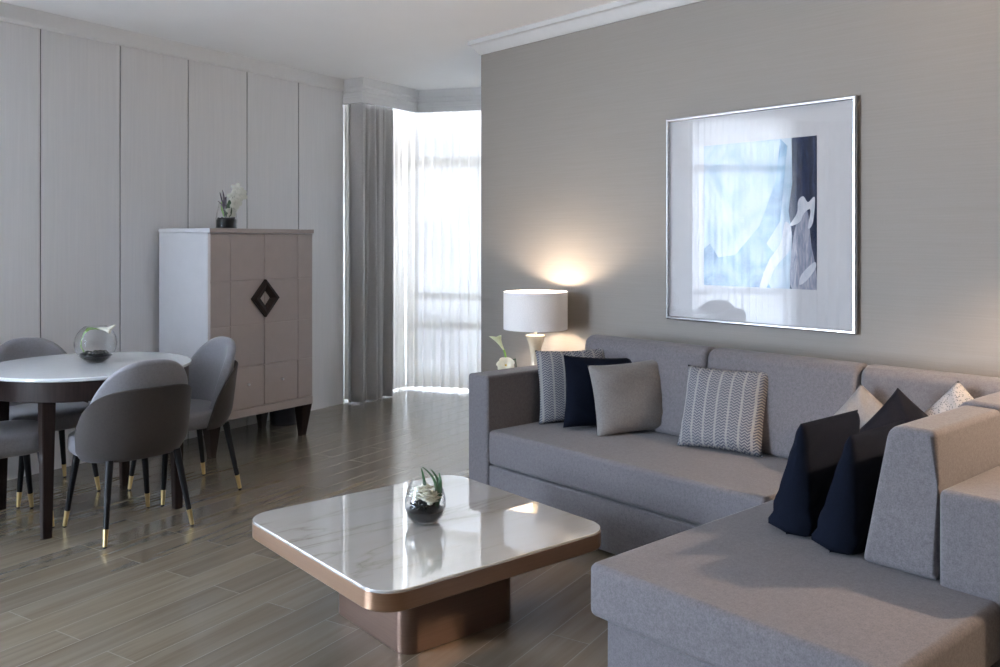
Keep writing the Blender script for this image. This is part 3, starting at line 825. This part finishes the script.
def make_chair(loc, rotz, label):
    t = thing('dining_chair', label, 'chair', loc, rotz, 'grey velvet dining chairs')
    bm = bmesh.new()
    loft(bm, [superring(0.244 * s, 0.225 * s, z, 48, 2.9, (0, 0.025)) for z, s in ((0.372, 0.86), (0.378, 0.93), (0.392, 0.985), (0.41, 1.0), (0.442, 1.0), (0.460, 0.975), (0.470, 0.92), (0.4755, 0.80), (0.478, 0.5), (0.4785, 0.1))])
    obj('seat', bm, M['chair'], t, sharp=60)
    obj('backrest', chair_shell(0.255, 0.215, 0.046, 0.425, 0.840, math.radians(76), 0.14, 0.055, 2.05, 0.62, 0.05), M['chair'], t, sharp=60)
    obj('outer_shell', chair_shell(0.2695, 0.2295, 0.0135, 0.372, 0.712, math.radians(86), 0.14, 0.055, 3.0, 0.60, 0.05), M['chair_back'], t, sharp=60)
    for (tx, ty, fx, fy) in ((-0.165, -0.165, -0.215, -0.228), (0.165, -0.165, 0.215, -0.228), (-0.165, 0.175, -0.212, 0.218), (0.165, 0.175, 0.212, 0.218)):
        top = Vector((tx, ty, 0.378)); ft = Vector((fx, fy, 0)); q = ft.lerp(top, 0.215)
        lg = obj('leg', tube(bmesh.new(), [q, q.lerp(top, 0.5), top], [0.0125, 0.0155, 0.0185], 14), M['black_leg'], t)
        b = bmesh.new(); tube(b, [ft.lerp(top, 0.018), ft.lerp(top, 0.03), q], [0.0095, 0.0100, 0.0132], 14); obj('brass_tip', b, M['brass'], lg)
        b = bmesh.new(); tube(b, [ft, ft.lerp(top, 0.018)], [0.0075, 0.0085], 12); obj('glide', b, M['black_gap'], lg)
    return t
def copy_thing(t, loc, rotz, label):
    r = t.copy(); COL.objects.link(r); r.location = loc; r.rotation_euler = (0, 0, rotz); r['label'] = label
    for ch in list(t.children):
        c = ch.copy(); COL.objects.link(c); c.parent = r
        for g in list(ch.children):
            d = g.copy(); COL.objects.link(d); d.parent = c
    return r
ch = make_chair((1.482, 4.455, 0), math.radians(7), 'grey dining chair nearest the viewer, its curved back turned toward us')
for loc, rz, lab in [((1.935, 4.90, 0), math.radians(94), 'grey dining chair beside the tall cabinet, facing the table'),
                     ((1.330, 5.375, 0), math.radians(188), 'grey dining chair behind the table, against the panelled wall'),
                     ((0.985, 4.885, 0), math.radians(-91), 'grey dining chair cut off at the left edge, only its seat showing')]:
    copy_thing(ch, loc, rz, lab)

# globe bowl on the dining table
t = thing('globe_bowl', 'round glass globe with black stones and a calla on dining table', 'bowl', (1.475, 4.93, 0.7555))
R = 0.106
glob = [(0.045, 0.0)] + [(R * math.cos(a), 0.098 + R * math.sin(a)) for a in [math.radians(d) for d in range(-62, 63, 8)]]
obj('glass_bowl', shell(glob), M['bowl_glass'], t)
bm = fill([(0.042, 0.004), (0.070, 0.021), (0.082, 0.036), (0.06, 0.042)])
rnd = random.Random(5)
for _ in range(46):
    a = rnd.random() * 6.28; q = 0.068 * math.sqrt(rnd.random()); blob(bm, (q * math.cos(a), q * math.sin(a), 0.042 + rnd.random() * 0.010), 0.010 + rnd.random() * 0.005, (1, .8, .6), 1, 0.1, rnd)
p = obj('black_stones', bm, M['pebble'], t); p['kind'] = 'stuff'
# stem lies round the inside of the globe and ends in the bloom at the upper right
rt = Vector((0.7523, -0.6587, 0)); fw = Vector((0.6587, 0.7523, 0))
def gp(x, y, z): return rt * x + fw * y + Vector((0, 0, z))
pts = [gp(-0.060, 0.0, 0.05), gp(-0.083, 0.01, 0.08), gp(-0.086, 0.02, 0.11), gp(-0.070, 0.02, 0.150), gp(-0.035, 0.01, 0.172), gp(0.005, 0.0, 0.176)]
obj('stem', tube(bmesh.new(), pts, [0.0035, 0.0035, 0.0035, 0.004, 0.004, 0.004], 8), M['leaf_bright'], t)
obj('leaf', leaf(bmesh.new(), [gp(-0.05, -0.01, 0.165), gp(-0.03, -0.015, 0.176), gp(-0.005, -0.02, 0.178), gp(0.025, -0.02, 0.172)], 0.012), M['leaf_bright'], t)
bm = bmesh.new(); calla(bm, gp(0.005, 0, 0.178), gp(0.97, 0, -0.10), 0.070, 0.017)
obj('bloom', bm, M['petal'], t)

# ------------------------------------------------------------------ cabinet
CA = math.radians(14.0); CWD, CDP = 0.885, 0.54
CL = Vector((2.330, 5.475, 0)); cd = Vector((math.cos(CA), math.sin(CA), 0)); cn = Vector((-math.sin(CA), math.cos(CA), 0))
cab = thing('cabinet', 'tall greige cabinet with diamond handle and tapered dark legs', 'cabinet', CL + cd * CWD / 2 + cn * CDP / 2, CA)
hx, hy = CWD / 2, CDP / 2; ZB, ZT = 0.222, 1.476
bm = bmesh.new(); box(bm, -hx, hx, -hy + 0.022, hy, ZB, ZT - 0.028, 0.003, 2)
obj('carcass', bm, M['cab_side'], cab)
bm = bmesh.new(); box(bm, -hx - 0.004, hx + 0.004, -hy - 0.004, hy, ZT - 0.0275, ZT, 0.003, 2)
obj('cabinet_top', bm, M['cab_side'], cab)
obj('top_rail', rbox(-hx - 0.004, hx + 0.004, -hy - 0.0065, -hy - 0.0041, ZT - 0.0275, ZT - 0.001), M['cab_front'], cab)
# face frame: left, right, bottom rail
fy0, fy1 = -hy, -hy + 0.0215
gap = 0.002
bm = bmesh.new()
box(bm, -hx, hx, fy0 + 0.001, fy1, ZB, ZB + 0.055, 0.002, 1)
obj('bottom_rail', bm, M['cab_front'], cab)
rowz = [ZB + 0.057, 0.555, 0.835, 1.13, ZT - 0.034]     # row lines
colx = [-hx, -hx + 0.165, 0.0, 0.325, hx]
colx = [-hx, -0.285, 0.0, 0.300, hx]
def grooved(x0, x1, z0, z1, xs, zs, th=0.0205, g=0.0032):
    """panel front cut by V-grooves into fields: thin backing plus raised fields"""
    bm = bmesh.new(); box(bm, x0 + 0.0008, x1 - 0.0008, fy0 + 0.004, fy1, z0 + 0.0008, z1 - 0.0008)
    X = [x0] + xs + [x1]; Z = [z0] + zs + [z1]
    for a, b in zip(X, X[1:]):
        for c, d in zip(Z, Z[1:]): box(bm, a + g, b - g, fy0, fy0 + 0.0055, c + g, d - g, 0.0015, 1)
    return bm
d1 = obj('door', grooved(-hx + 0.002, -gap / 2, rowz[1], rowz[4], [colx[1]], [rowz[2], rowz[3]]), M['cab_front'], cab)
d2 = obj('door', grooved(gap / 2, hx - 0.002, rowz[1], rowz[4], [colx[3]], [rowz[2], rowz[3]]), M['cab_front'], cab)
obj('side_panel', grooved(-hx + 0.002, colx[1] - 0.001, rowz[0], rowz[1], [], []), M['cab_front'], cab)
obj('side_panel', grooved(colx[3] + 0.001, hx - 0.002, rowz[0], rowz[1], [], []), M['cab_front'], cab)
for (a, b) in ((colx[1] + 0.001, -0.001), (0.001, colx[3] - 0.001)):
    d = obj('drawer', grooved(a, b, rowz[0], rowz[1], [], []), M['cab_front'], cab)
    bm = bmesh.new(); lathe(bm, [(0.0, 0.0), (0.005, 0.0), (0.004, 0.008), (0.009, 0.013), (0.010, 0.018), (0.007, 0.022), (0.0, 0.023)], 20)
    obj('knob', bm, M['chrome'], d, loc=((a + b) / 2, fy0, (rowz[0] + rowz[1]) / 2 + 0.02), rot=(PI / 2, 0, 0))
# diamond handle: two half frames, one on each door
def half_diamond(sgn, w=0.116, h=0.128, wi=0.046, hi=0.054):
    bm = bmesh.new()
    prof = [((0, h), (0, hi)), ((sgn * w, 0), (sgn * wi, 0)), ((0, -h), (0, -hi))]
    dep = [(0.0, 0.0), (0.024, 0.012), (0.018, 0.0)]
    rings = []
    for (ox, oz), (ix, iz) in prof:
        mx, mz = (ox * 0.6 + ix * 0.4), (oz * 0.6 + iz * 0.4)
        rings.append([(ox + sgn * 0.0006, fy0, oz), (ox + sgn * 0.0006, fy0 - 0.020, oz), (mx + sgn * 0.0006, fy0 - 0.027, mz), (ix + sgn * 0.0006, fy0 - 0.014, iz), (ix + sgn * 0.0006, fy0, iz)])
    loft(bm, rings)
    return bm
hz = 1.005
for sgn, dd in ((-1, d1), (1, d2)):
    h = obj('handle', half_diamond(sgn), M['dark_wood'], dd, sharp=20, loc=(0, 0, hz))
# corner legs, tapered on their inner faces
for sx in (-1, 1):
    for sy in (-1, 1):
        bm = bmesh.new()
        def ring(w, off, z): 
            ox, oy = sx * (hx - off), sy * (hy - off)
            return [(ox, oy, z), (ox - sx * w, oy, z), (ox - sx * w, oy - sy * w, z), (ox, oy - sy * w, z)]
        loft(bm, [ring(0.040, 0.034, 0.0), ring(0.088, 0.004, ZB - 0.001)])
        obj('leg', bm, M['dark_wood'], cab, sharp=20)

# dark bin under the cabinet
t = thing('waste_bin', 'dark round bin against the wall behind the cabinet, glimpsed between its legs', 'bin', (3.215, 6.19, 0))
bm = bmesh.new(); lathe(bm, [(0.0, 0.0), (0.096, 0.0), (0.100, 0.006), (0.106, 0.27), (0.109, 0.275), (0.105, 0.278), (0.096, 0.012), (0.0, 0.010)], 40)
obj('bin_body', bm, M['bin'], t)

# vase on the cabinet
vp = CL + cd * 0.27 + cn * 0.18
t = thing('flower_vase', 'glass vase with black stones and pale orchid on cabinet top', 'vase', (vp.x, vp.y, ZT + 0.0005))
vs = [(0.064, 0.0), (0.070, 0.006), (0.071, 0.06), (0.066, 0.10), (0.056, 0.14), (0.050, 0.175)]
obj('glass_vase', shell(vs), M['bowl_glass'], t)
bm = fill([(0.062, 0.004), (0.066, 0.008), (0.067, 0.055), (0.06, 0.066)])
rnd = random.Random(3)
for _ in range(40):
    a = rnd.random() * 6.28; q = 0.054 * math.sqrt(rnd.random()); blob(bm, (q * math.cos(a), q * math.sin(a), 0.064 + rnd.random() * 0.008), 0.009 + rnd.random() * 0.004, (1, .8, .6), 1, 0.1, rnd)
p = obj('black_stones', bm, M['pebble'], t); p['kind'] = 'stuff'
for k, (p0, p1, p2, w, m) in enumerate([
        ((0.0, 0, 0.08), (0.01, 0, 0.15), (0.03, 0.0, 0.20), 0.014, 'leaf'), ((-0.01, 0, 0.08), (-0.02, 0, 0.16), (-0.058, 0, 0.185), 0.012, 'purple_leaf'),
        ((-0.01, 0, 0.10), (-0.03, 0, 0.18), (-0.045, 0, 0.245), 0.008, 'purple_leaf'), ((-0.02, 0, 0.12), (-0.01, 0, 0.20), (-0.028, 0, 0.262), 0.007, 'purple_leaf'),
        ((0, 0, 0.12), (-0.02, 0, 0.19), (0.0, 0, 0.215), 0.010, 'purple_leaf'), ((-0.02, 0.01, 0.08), (-0.035, 0, 0.14), (-0.028, 0, 0.19), 0.012, 'leaf_bright'), ((0.02, 0, 0.08), (0.03, 0, 0.12), (0.012, 0.0, 0.19), 0.014, 'leaf')]):
    obj('leaf', leaf(bmesh.new(), [gp(*q) for q in bez(p0, p1, p2)], w), M[m], t)
obj('stem', tube(bmesh.new(), [gp(0.0, 0, 0.08), gp(0.015, 0, 0.16), gp(0.045, 0, 0.215), gp(0.085, 0, 0.225)], [0.003] * 4, 8), M['leaf'], t)
for k, q in enumerate([(0.070, 0, 0.265), (0.050, 0.0, 0.215), (0.105, -0.01, 0.225), (0.072, -0.02, 0.170), (0.035, 0.01, 0.115)]):
    bm = bmesh.new()
    for j in range(5):
        a = 2 * PI * j / 5 + 0.4 * k
        c = Vector((math.cos(a) * 0.022, 0, math.sin(a) * 0.022))
        ret = bmesh.ops.create_icosphere(bm, subdivisions=2, radius=1)
        rot = Matrix.Rotation(-a, 3, 'Y')
        for v in ret['verts']: v.co = rot @ Vector((v.co.x * 0.024, v.co.y * 0.005, v.co.z * 0.018)) + c + Vector((0, 0.01 * (v.co.x ** 2), 0))
    blob(bm, (0, -0.008, 0), 0.007, jit=0)
    obj('bloom', bm, M['petal_grey'], t, loc=gp(*q), rot=(0.2, 0, math.radians(-41 + 12 * k)))

# ------------------------------------------------------------------ lamps and side tables
def table_lamp(loc, label):
    t = thing('table_lamp', label, 'lamp', loc, 0, 'white drum-shade table lamps')
    # heights measured from the table top
    bm = bmesh.new(); lathe(bm, [(0.0, 0.0), (0.075, 0.0), (0.078, 0.004), (0.074, 0.012), (0.050, 0.03), (0.035, 0.065), (0.029, 0.11), (0.031, 0.155), (0.040, 0.205), (0.053, 0.245), (0.058, 0.258), (0.058, 0.266), (0.053, 0.268), (0.0, 0.268)], 40)
    obj('lamp_body', bm, M['lamp_body'], t)
    bm = bmesh.new(); lathe(bm, [(0.0, 0.2682), (0.010, 0.2682), (0.010, 0.30), (0.016, 0.302), (0.016, 0.395), (0.0, 0.395)], 20)
    obj('lamp_socket', bm, M['lamp_body'], t)
    bm = bmesh.new(); ZA, ZC, RR = 0.304, 0.527, 0.191
    lathe(bm, [(RR, ZA), (RR, ZC), (RR - 0.003, ZC), (RR - 0.003, ZA), (RR, ZA)], 64)
    s = obj('lamp_shade', bm, M['shade'], t)
    bm = bmesh.new()
    for k in range(3):
        a = 2 * PI * k / 3; tube(bm, [(0.014 * math.cos(a), 0.014 * math.sin(a), ZA + 0.03), ((RR - 0.002) * math.cos(a), (RR - 0.002) * math.sin(a), ZA + 0.03)], [0.002, 0.002], 6)
    obj('shade_spider', bm, M['chrome'], s)
    bm = bmesh.new(); lathe(bm, [(0.0, 0.395), (0.013, 0.396), (0.014, 0.41), (0.026, 0.435), (0.028, 0.45), (0.022, 0.47), (0.0, 0.478)], 24)
    obj('light_bulb', bm, M['bulb'], t)
    return t
def side_table(loc, sx, sy, h, label):
    t = thing('side_table', label, 'side table', loc, 0, 'small side tables')
    obj('table_top', rbox(-sx / 2, sx / 2, -sy / 2, sy / 2, h - 0.025, h, 0.004, seg=2), M['dark_wood'], t)
    for ax in (-1, 1):
        for ay in (-1, 1):
            obj('leg', rbox(ax * (sx / 2 - 0.03) - 0.015, ax * (sx / 2 - 0.03) + 0.015, ay * (sy / 2 - 0.03) - 0.015, ay * (sy / 2 - 0.03) + 0.015, 0, h - 0.0255, 0.002, seg=1), M['dark_wood'], t)
    return t
side_table((3.585, 3.785, 0), 0.56, 0.33, 0.565, 'small dark side table hidden behind the sofa armrest')
table_lamp((3.640, 3.835, 0.5655), 'table lamp with white drum shade behind the sofa armrest')
def floor_lamp(loc, label):
    t = thing('floor_lamp', label, 'lamp', loc)
    bm = bmesh.new(); lathe(bm, [(0.0, 0.0), (0.14, 0.0), (0.145, 0.006), (0.14, 0.018), (0.03, 0.026), (0.0, 0.026)], 40); obj('base', bm, M['lamp_body'], t)
    bm = bmesh.new(); lathe(bm, [(0.0, 0.0262), (0.012, 0.0262), (0.012, 1.56), (0.018, 1.565), (0.018, 1.60), (0.0, 1.60)], 20); obj('pole', bm, M['lamp_body'], t)
    bm = bmesh.new(); ZA, ZC, RA_, RC_ = 1.54, 1.80, 0.215, 0.19
    lathe(bm, [(RA_, ZA), (RC_, ZC), (RC_ - 0.003, ZC), (RA_ - 0.003, ZA), (RA_, ZA)], 64); sh = obj('lamp_shade', bm, M['shade'], t)
    bm = bmesh.new()
    for k in range(3):
        a = 2 * PI * k / 3; tube(bm, [(0.016 * math.cos(a), 0.016 * math.sin(a), 1.59), ((RA_ - 0.006) * math.cos(a), (RA_ - 0.006) * math.sin(a), 1.59)], [0.002, 0.002], 6)
    obj('shade_spider', bm, M['chrome'], sh)
    bm = bmesh.new(); lathe(bm, [(0.0, 1.60), (0.013, 1.601), (0.014, 1.615), (0.026, 1.635), (0.028, 1.65), (0.022, 1.67), (0.0, 1.678)], 24); obj('light_bulb', bm, M['bulb_bright'], t)
    return t
floor_lamp((3.42, 0.46, 0), 'tall floor lamp standing behind the chaise back, outside the picture')
# white pot with calla beside the lamp
t = thing('flower_pot', 'small white flower pot with calla lily beside the table lamp', 'flower pot', (3.365, 3.80, 0.5655))
bm = bmesh.new(); lathe(bm, [(0.0, 0.0), (0.045, 0.0), (0.050, 0.004), (0.054, 0.085), (0.050, 0.086), (0.046, 0.07), (0.0, 0.07)], 32)
obj('pot', bm, M['trim'], t)
bm = bmesh.new(); petals(bm, (0, 0, 0), 7, 0.056, 0.032, 0.25, 2); petals(bm, (0, 0, 0.004), 5, 0.040, 0.026, 0.7, 4)
fl = obj('bloom', bm, M['petal'], t, loc=gp(0.005, -0.02, 0.112), rot=(math.radians(55), 0, math.radians(-41)))
bm = bmesh.new(); blob(bm, (0, 0, 0.012), 0.008, jit=0.1); obj('flower_centre', bm, M['yellow'], fl)
obj('stem', tube(bmesh.new(), [gp(0.01, 0, 0.07), gp(0.008, 0, 0.15), gp(-0.005, 0, 0.205)], [0.005, 0.005, 0.006], 10), M['leaf_bright'], t)
bm = bmesh.new(); calla(bm, gp(-0.005, 0, 0.20), gp(-0.45, -0.1, 0.85), 0.085, 0.022); obj('bloom', bm, M['petal_green'], t)
obj('leaf', leaf(bmesh.new(), [gp(0.02, 0.02, 0.08), gp(0.03, 0.01, 0.135), gp(0.058, 0.0, 0.150), gp(0.066, 0.0, 0.10)], 0.014), M['leaf'], t)

# ------------------------------------------------------------------ framed picture
PY0, PY1, PZ0, PZ1 = 1.962, 3.043, 0.969, 2.059
pic = thing('framed_picture', 'large square silver-framed blue abstract print on the taupe wall', 'picture', (XW, (PY0 + PY1) / 2, (PZ0 + PZ1) / 2))
w2, h2 = (PY1 - PY0) / 2, (PZ1 - PZ0) / 2
D0 = -0.032
bm = bmesh.new()
prof = [(0.0, -0.001), (0.0, D0 + 0.004), (0.005, D0), (0.013, D0), (0.017, D0 + 0.005), (0.017, -0.001)]
rings = []
for (sy, sz) in ((-1, -1), (1, -1), (1, 1), (-1, 1), (-1, -1)):
    rings.append([(x, sy * (w2 - i), sz * (h2 - i)) for i, x in prof])
R_ = [[bm.verts.new(p) for p in r] for r in rings[:4]]
for k in range(4):
    a, b = R_[k], R_[(k + 1) % 4]
    for i in range(len(prof)): bm.faces.new((a[i], a[(i + 1) % len(prof)], b[(i + 1) % len(prof)], b[i]))
obj('picture_frame', bm, M['silver'], pic, sharp=25)
obj('mat_board', box(bmesh.new(), -0.012, -0.004, -w2 + 0.016, w2 - 0.016, -h2 + 0.016, h2 - 0.016), M['mat_board'], pic)
obj('picture_glass', box(bmesh.new(), -0.0200, -0.0180, -w2 + 0.0165, w2 - 0.0165, -h2 + 0.0165, h2 - 0.0165), M['pic_glass'], pic)
# print: local y is picture-left positive
ay0, ay1, az0, az1 = 2.163 - 2.5025, 2.805 - 2.5025, 1.163 - 1.514, 1.895 - 1.514
M['art_pale'] = paint_mat('print_pale_blue_wash', (0.22, 0.35, 0.47), (0.40, 0.50, 0.59), (0.52, 0.58, 0.62), 3.5, (1, 1, 0.8))
M['art_blue'] = paint_mat('print_mid_blue_wash', (0.06, 0.17, 0.30), (0.15, 0.31, 0.46), (0.28, 0.43, 0.56), 5, (1, 1, 1))
M['art_navy'] = paint_mat('print_navy', (0.006, 0.012, 0.035), (0.012, 0.022, 0.06), (0.03, 0.05, 0.11), 7, (1, 4, 1))
M['art_white'] = paint_mat('print_white_brush', (0.50, 0.53, 0.58), (0.60, 0.61, 0.65), (0.68, 0.67, 0.69), 8, (1, 3, 1))
M['art_mauve'] = paint_mat('print_mauve_brush', (0.16, 0.20, 0.27), (0.34, 0.34, 0.41), (0.52, 0.49, 0.53), 9, (1, 5, 0.8))
bm = bmesh.new()
def smooth(pts, k=5):
    n = len(pts); out = []
    for i in range(n):
        p0, p1, p2, p3 = (Vector(pts[(i + j) % n]) for j in (-1, 0, 1, 2))
        for q in range(k):
            t = q / k
            v = 0.5 * (2 * p1 + (p2 - p0) * t + (2 * p0 - 5 * p1 + 4 * p2 - p3) * t * t + (3 * p1 - p0 - 3 * p2 + p3) * t ** 3)
            out.append((min(1, max(0, v.x)), min(1, max(0, v.y))))
    return out
def poly(pts, d, mi):
    if mi in (3, 4): pts = smooth(pts)
    vs = [bm.verts.new((-0.0125 - d, ay1 + (ay0 - ay1) * u, az0 + (az1 - az0) * v)) for u, v in pts]
    vb = [bm.verts.new((-0.0121, p.co.y, p.co.z)) for p in vs]
    F = [bm.faces.new(vs), bm.faces.new(vb[::-1])]
    for i in range(len(vs)): F.append(bm.faces.new((vs[i], vb[i], vb[(i + 1) % len(vs)], vs[(i + 1) % len(vs)])))
    for f in F: f.material_index = mi
poly([(0, 0), (1, 0), (1, 1), (0, 1)], 0.0002, 0)
poly([(0, 0), (0.62, 0), (0.55, 0.10), (0.66, 0.22), (0.58, 0.30), (0.70, 0.45), (0.76, 0.95), (0.70, 1.0), (0.66, 0.72), (0.52, 0.42), (0.30, 0.22), (0.14, 0.20), (0.06, 0.30), (0, 0.26)], 0.0005, 1)
poly([(0.78, 0.0), (1, 0), (1, 1), (0.795, 1), (0.80, 0.7), (0.77, 0.52), (0.80, 0.35)], 0.0008, 2)
poly([(0.78, 0.42), (0.84, 0.50), (0.85, 0.58), (0.89, 0.61), (0.93, 0.57), (0.985, 0.60), (0.97, 0.44), (0.93, 0.40), (0.95, 0.52), (0.90, 0.50), (0.86, 0.44)], 0.0014, 3)
poly([(0.80, 0.0), (0.79, 0.20), (0.83, 0.42), (0.88, 0.52), (0.93, 0.50), (0.955, 0.30), (0.99, 0.15), (1.0, 0.0)], 0.0011, 4)
poly([(0.58, 0.0), (0.66, 0.14), (0.78, 0.26), (0.79, 0.40), (0.74, 0.44), (0.70, 0.30), (0.60, 0.18), (0.52, 0.0)], 0.0011, 3)
poly([(0.86, 0.03), (0.88, 0.10), (0.98, 0.18), (0.99, 0.14), (0.92, 0.06)], 0.0017, 3)
obj('art_print', bm, [M['art_pale'], M['art_blue'], M['art_navy'], M['art_white'], M['art_mauve']], pic, sharp=10)

# ------------------------------------------------------------------ daylight
wd = bpy.data.worlds.new('daylight'); S.world = wd; wd.use_nodes = True
nt = wd.node_tree
for n in list(nt.nodes): nt.nodes.remove(n)
out = N(nt, 'ShaderNodeOutputWorld'); bg = N(nt, 'ShaderNodeBackground')
tc = N(nt, 'ShaderNodeTexCoord'); sx = N(nt, 'ShaderNodeSeparateXYZ'); L(nt, tc.outputs['Generated'], sx.inputs[0])
z01 = math_n(nt, 'ADD', math_n(nt, 'MULTIPLY', sx.outputs['Z'], 0.5), 0.5)
L(nt, ramp(nt, z01, [(0.0, (0.82, 0.90, 1.04)), (0.47, (0.84, 0.93, 1.06)), (0.53, (0.75, 0.91, 1.15)), (1.0, (0.50, 0.68, 1.0))]), bg.inputs['Color'])
bg.inputs['Strength'].default_value = 18.0
L(nt, bg.outputs[0], out.inputs[0])

def portal(P, a, b, z0, z1, out=0.16):
    l = bpy.data.lights.new('window_portal', 'AREA'); l.shape = 'RECTANGLE'; l.cycles.is_portal = True
    p0, p1 = P(a, out), P(b, out); l.size = (p1 - p0).length; l.size_y = z1 - z0
    o = bpy.data.objects.new('window_portal', l); COL.objects.link(o)
    inward = (P(0, 0) - P(0, 1)).normalized()
    q = inward.to_track_quat('-Z', 'Y'); 
    m = Matrix.Translation((p0 + p1) / 2 + Vector((0, 0, (z0 + z1) / 2)))
    xa = (p1 - p0).normalized(); za = -inward; ya = za.cross(xa)
    if ya.z < 0: xa = -xa; ya = za.cross(xa)
    r = Matrix((xa, ya, za)).transposed().to_4x4()
    o.matrix_world = m @ r
portal(PA, A1 + 0.36, ac - 0.10, 0.06, 2.62)
portal(PBf, s_c + 0.10, 2.3, 0.06, 2.62)
portal(PW, 0.08, 1.14, 0.05, 2.62)
portal(PW, 1.95, 3.6, 0.05, 2.62)  # opening of the added side window

# ------------------------------------------------------------------ camera
cam = bpy.data.cameras.new('camera'); co = bpy.data.objects.new('camera', cam); COL.objects.link(co)
co.location = (0, 0, 1.40); co.rotation_euler = (PI / 2, 0, math.radians(48.79 - 90))
cam.sensor_fit = 'HORIZONTAL'; cam.sensor_width = 36.0; cam.lens = 36.0 * 0.885
cam.shift_y = -(333.5 - 240) / 1000.0
cam.clip_start = 0.05; cam.clip_end = 200
S.camera = co
S.view_settings.view_transform = 'Standard'; S.view_settings.look = 'None'
S.view_settings.gamma = 1.0; S.view_settings.use_curve_mapping = False
S.view_settings.exposure = 1.0
S.cycles.use_denoising = True
S.cycles.max_bounces = 12; S.cycles.transparent_max_bounces = 16
S.cycles.diffuse_bounces = 6; S.cycles.sample_clamp_indirect = 8.0
S.cycles.caustics_reflective = False; S.cycles.caustics_refractive = False
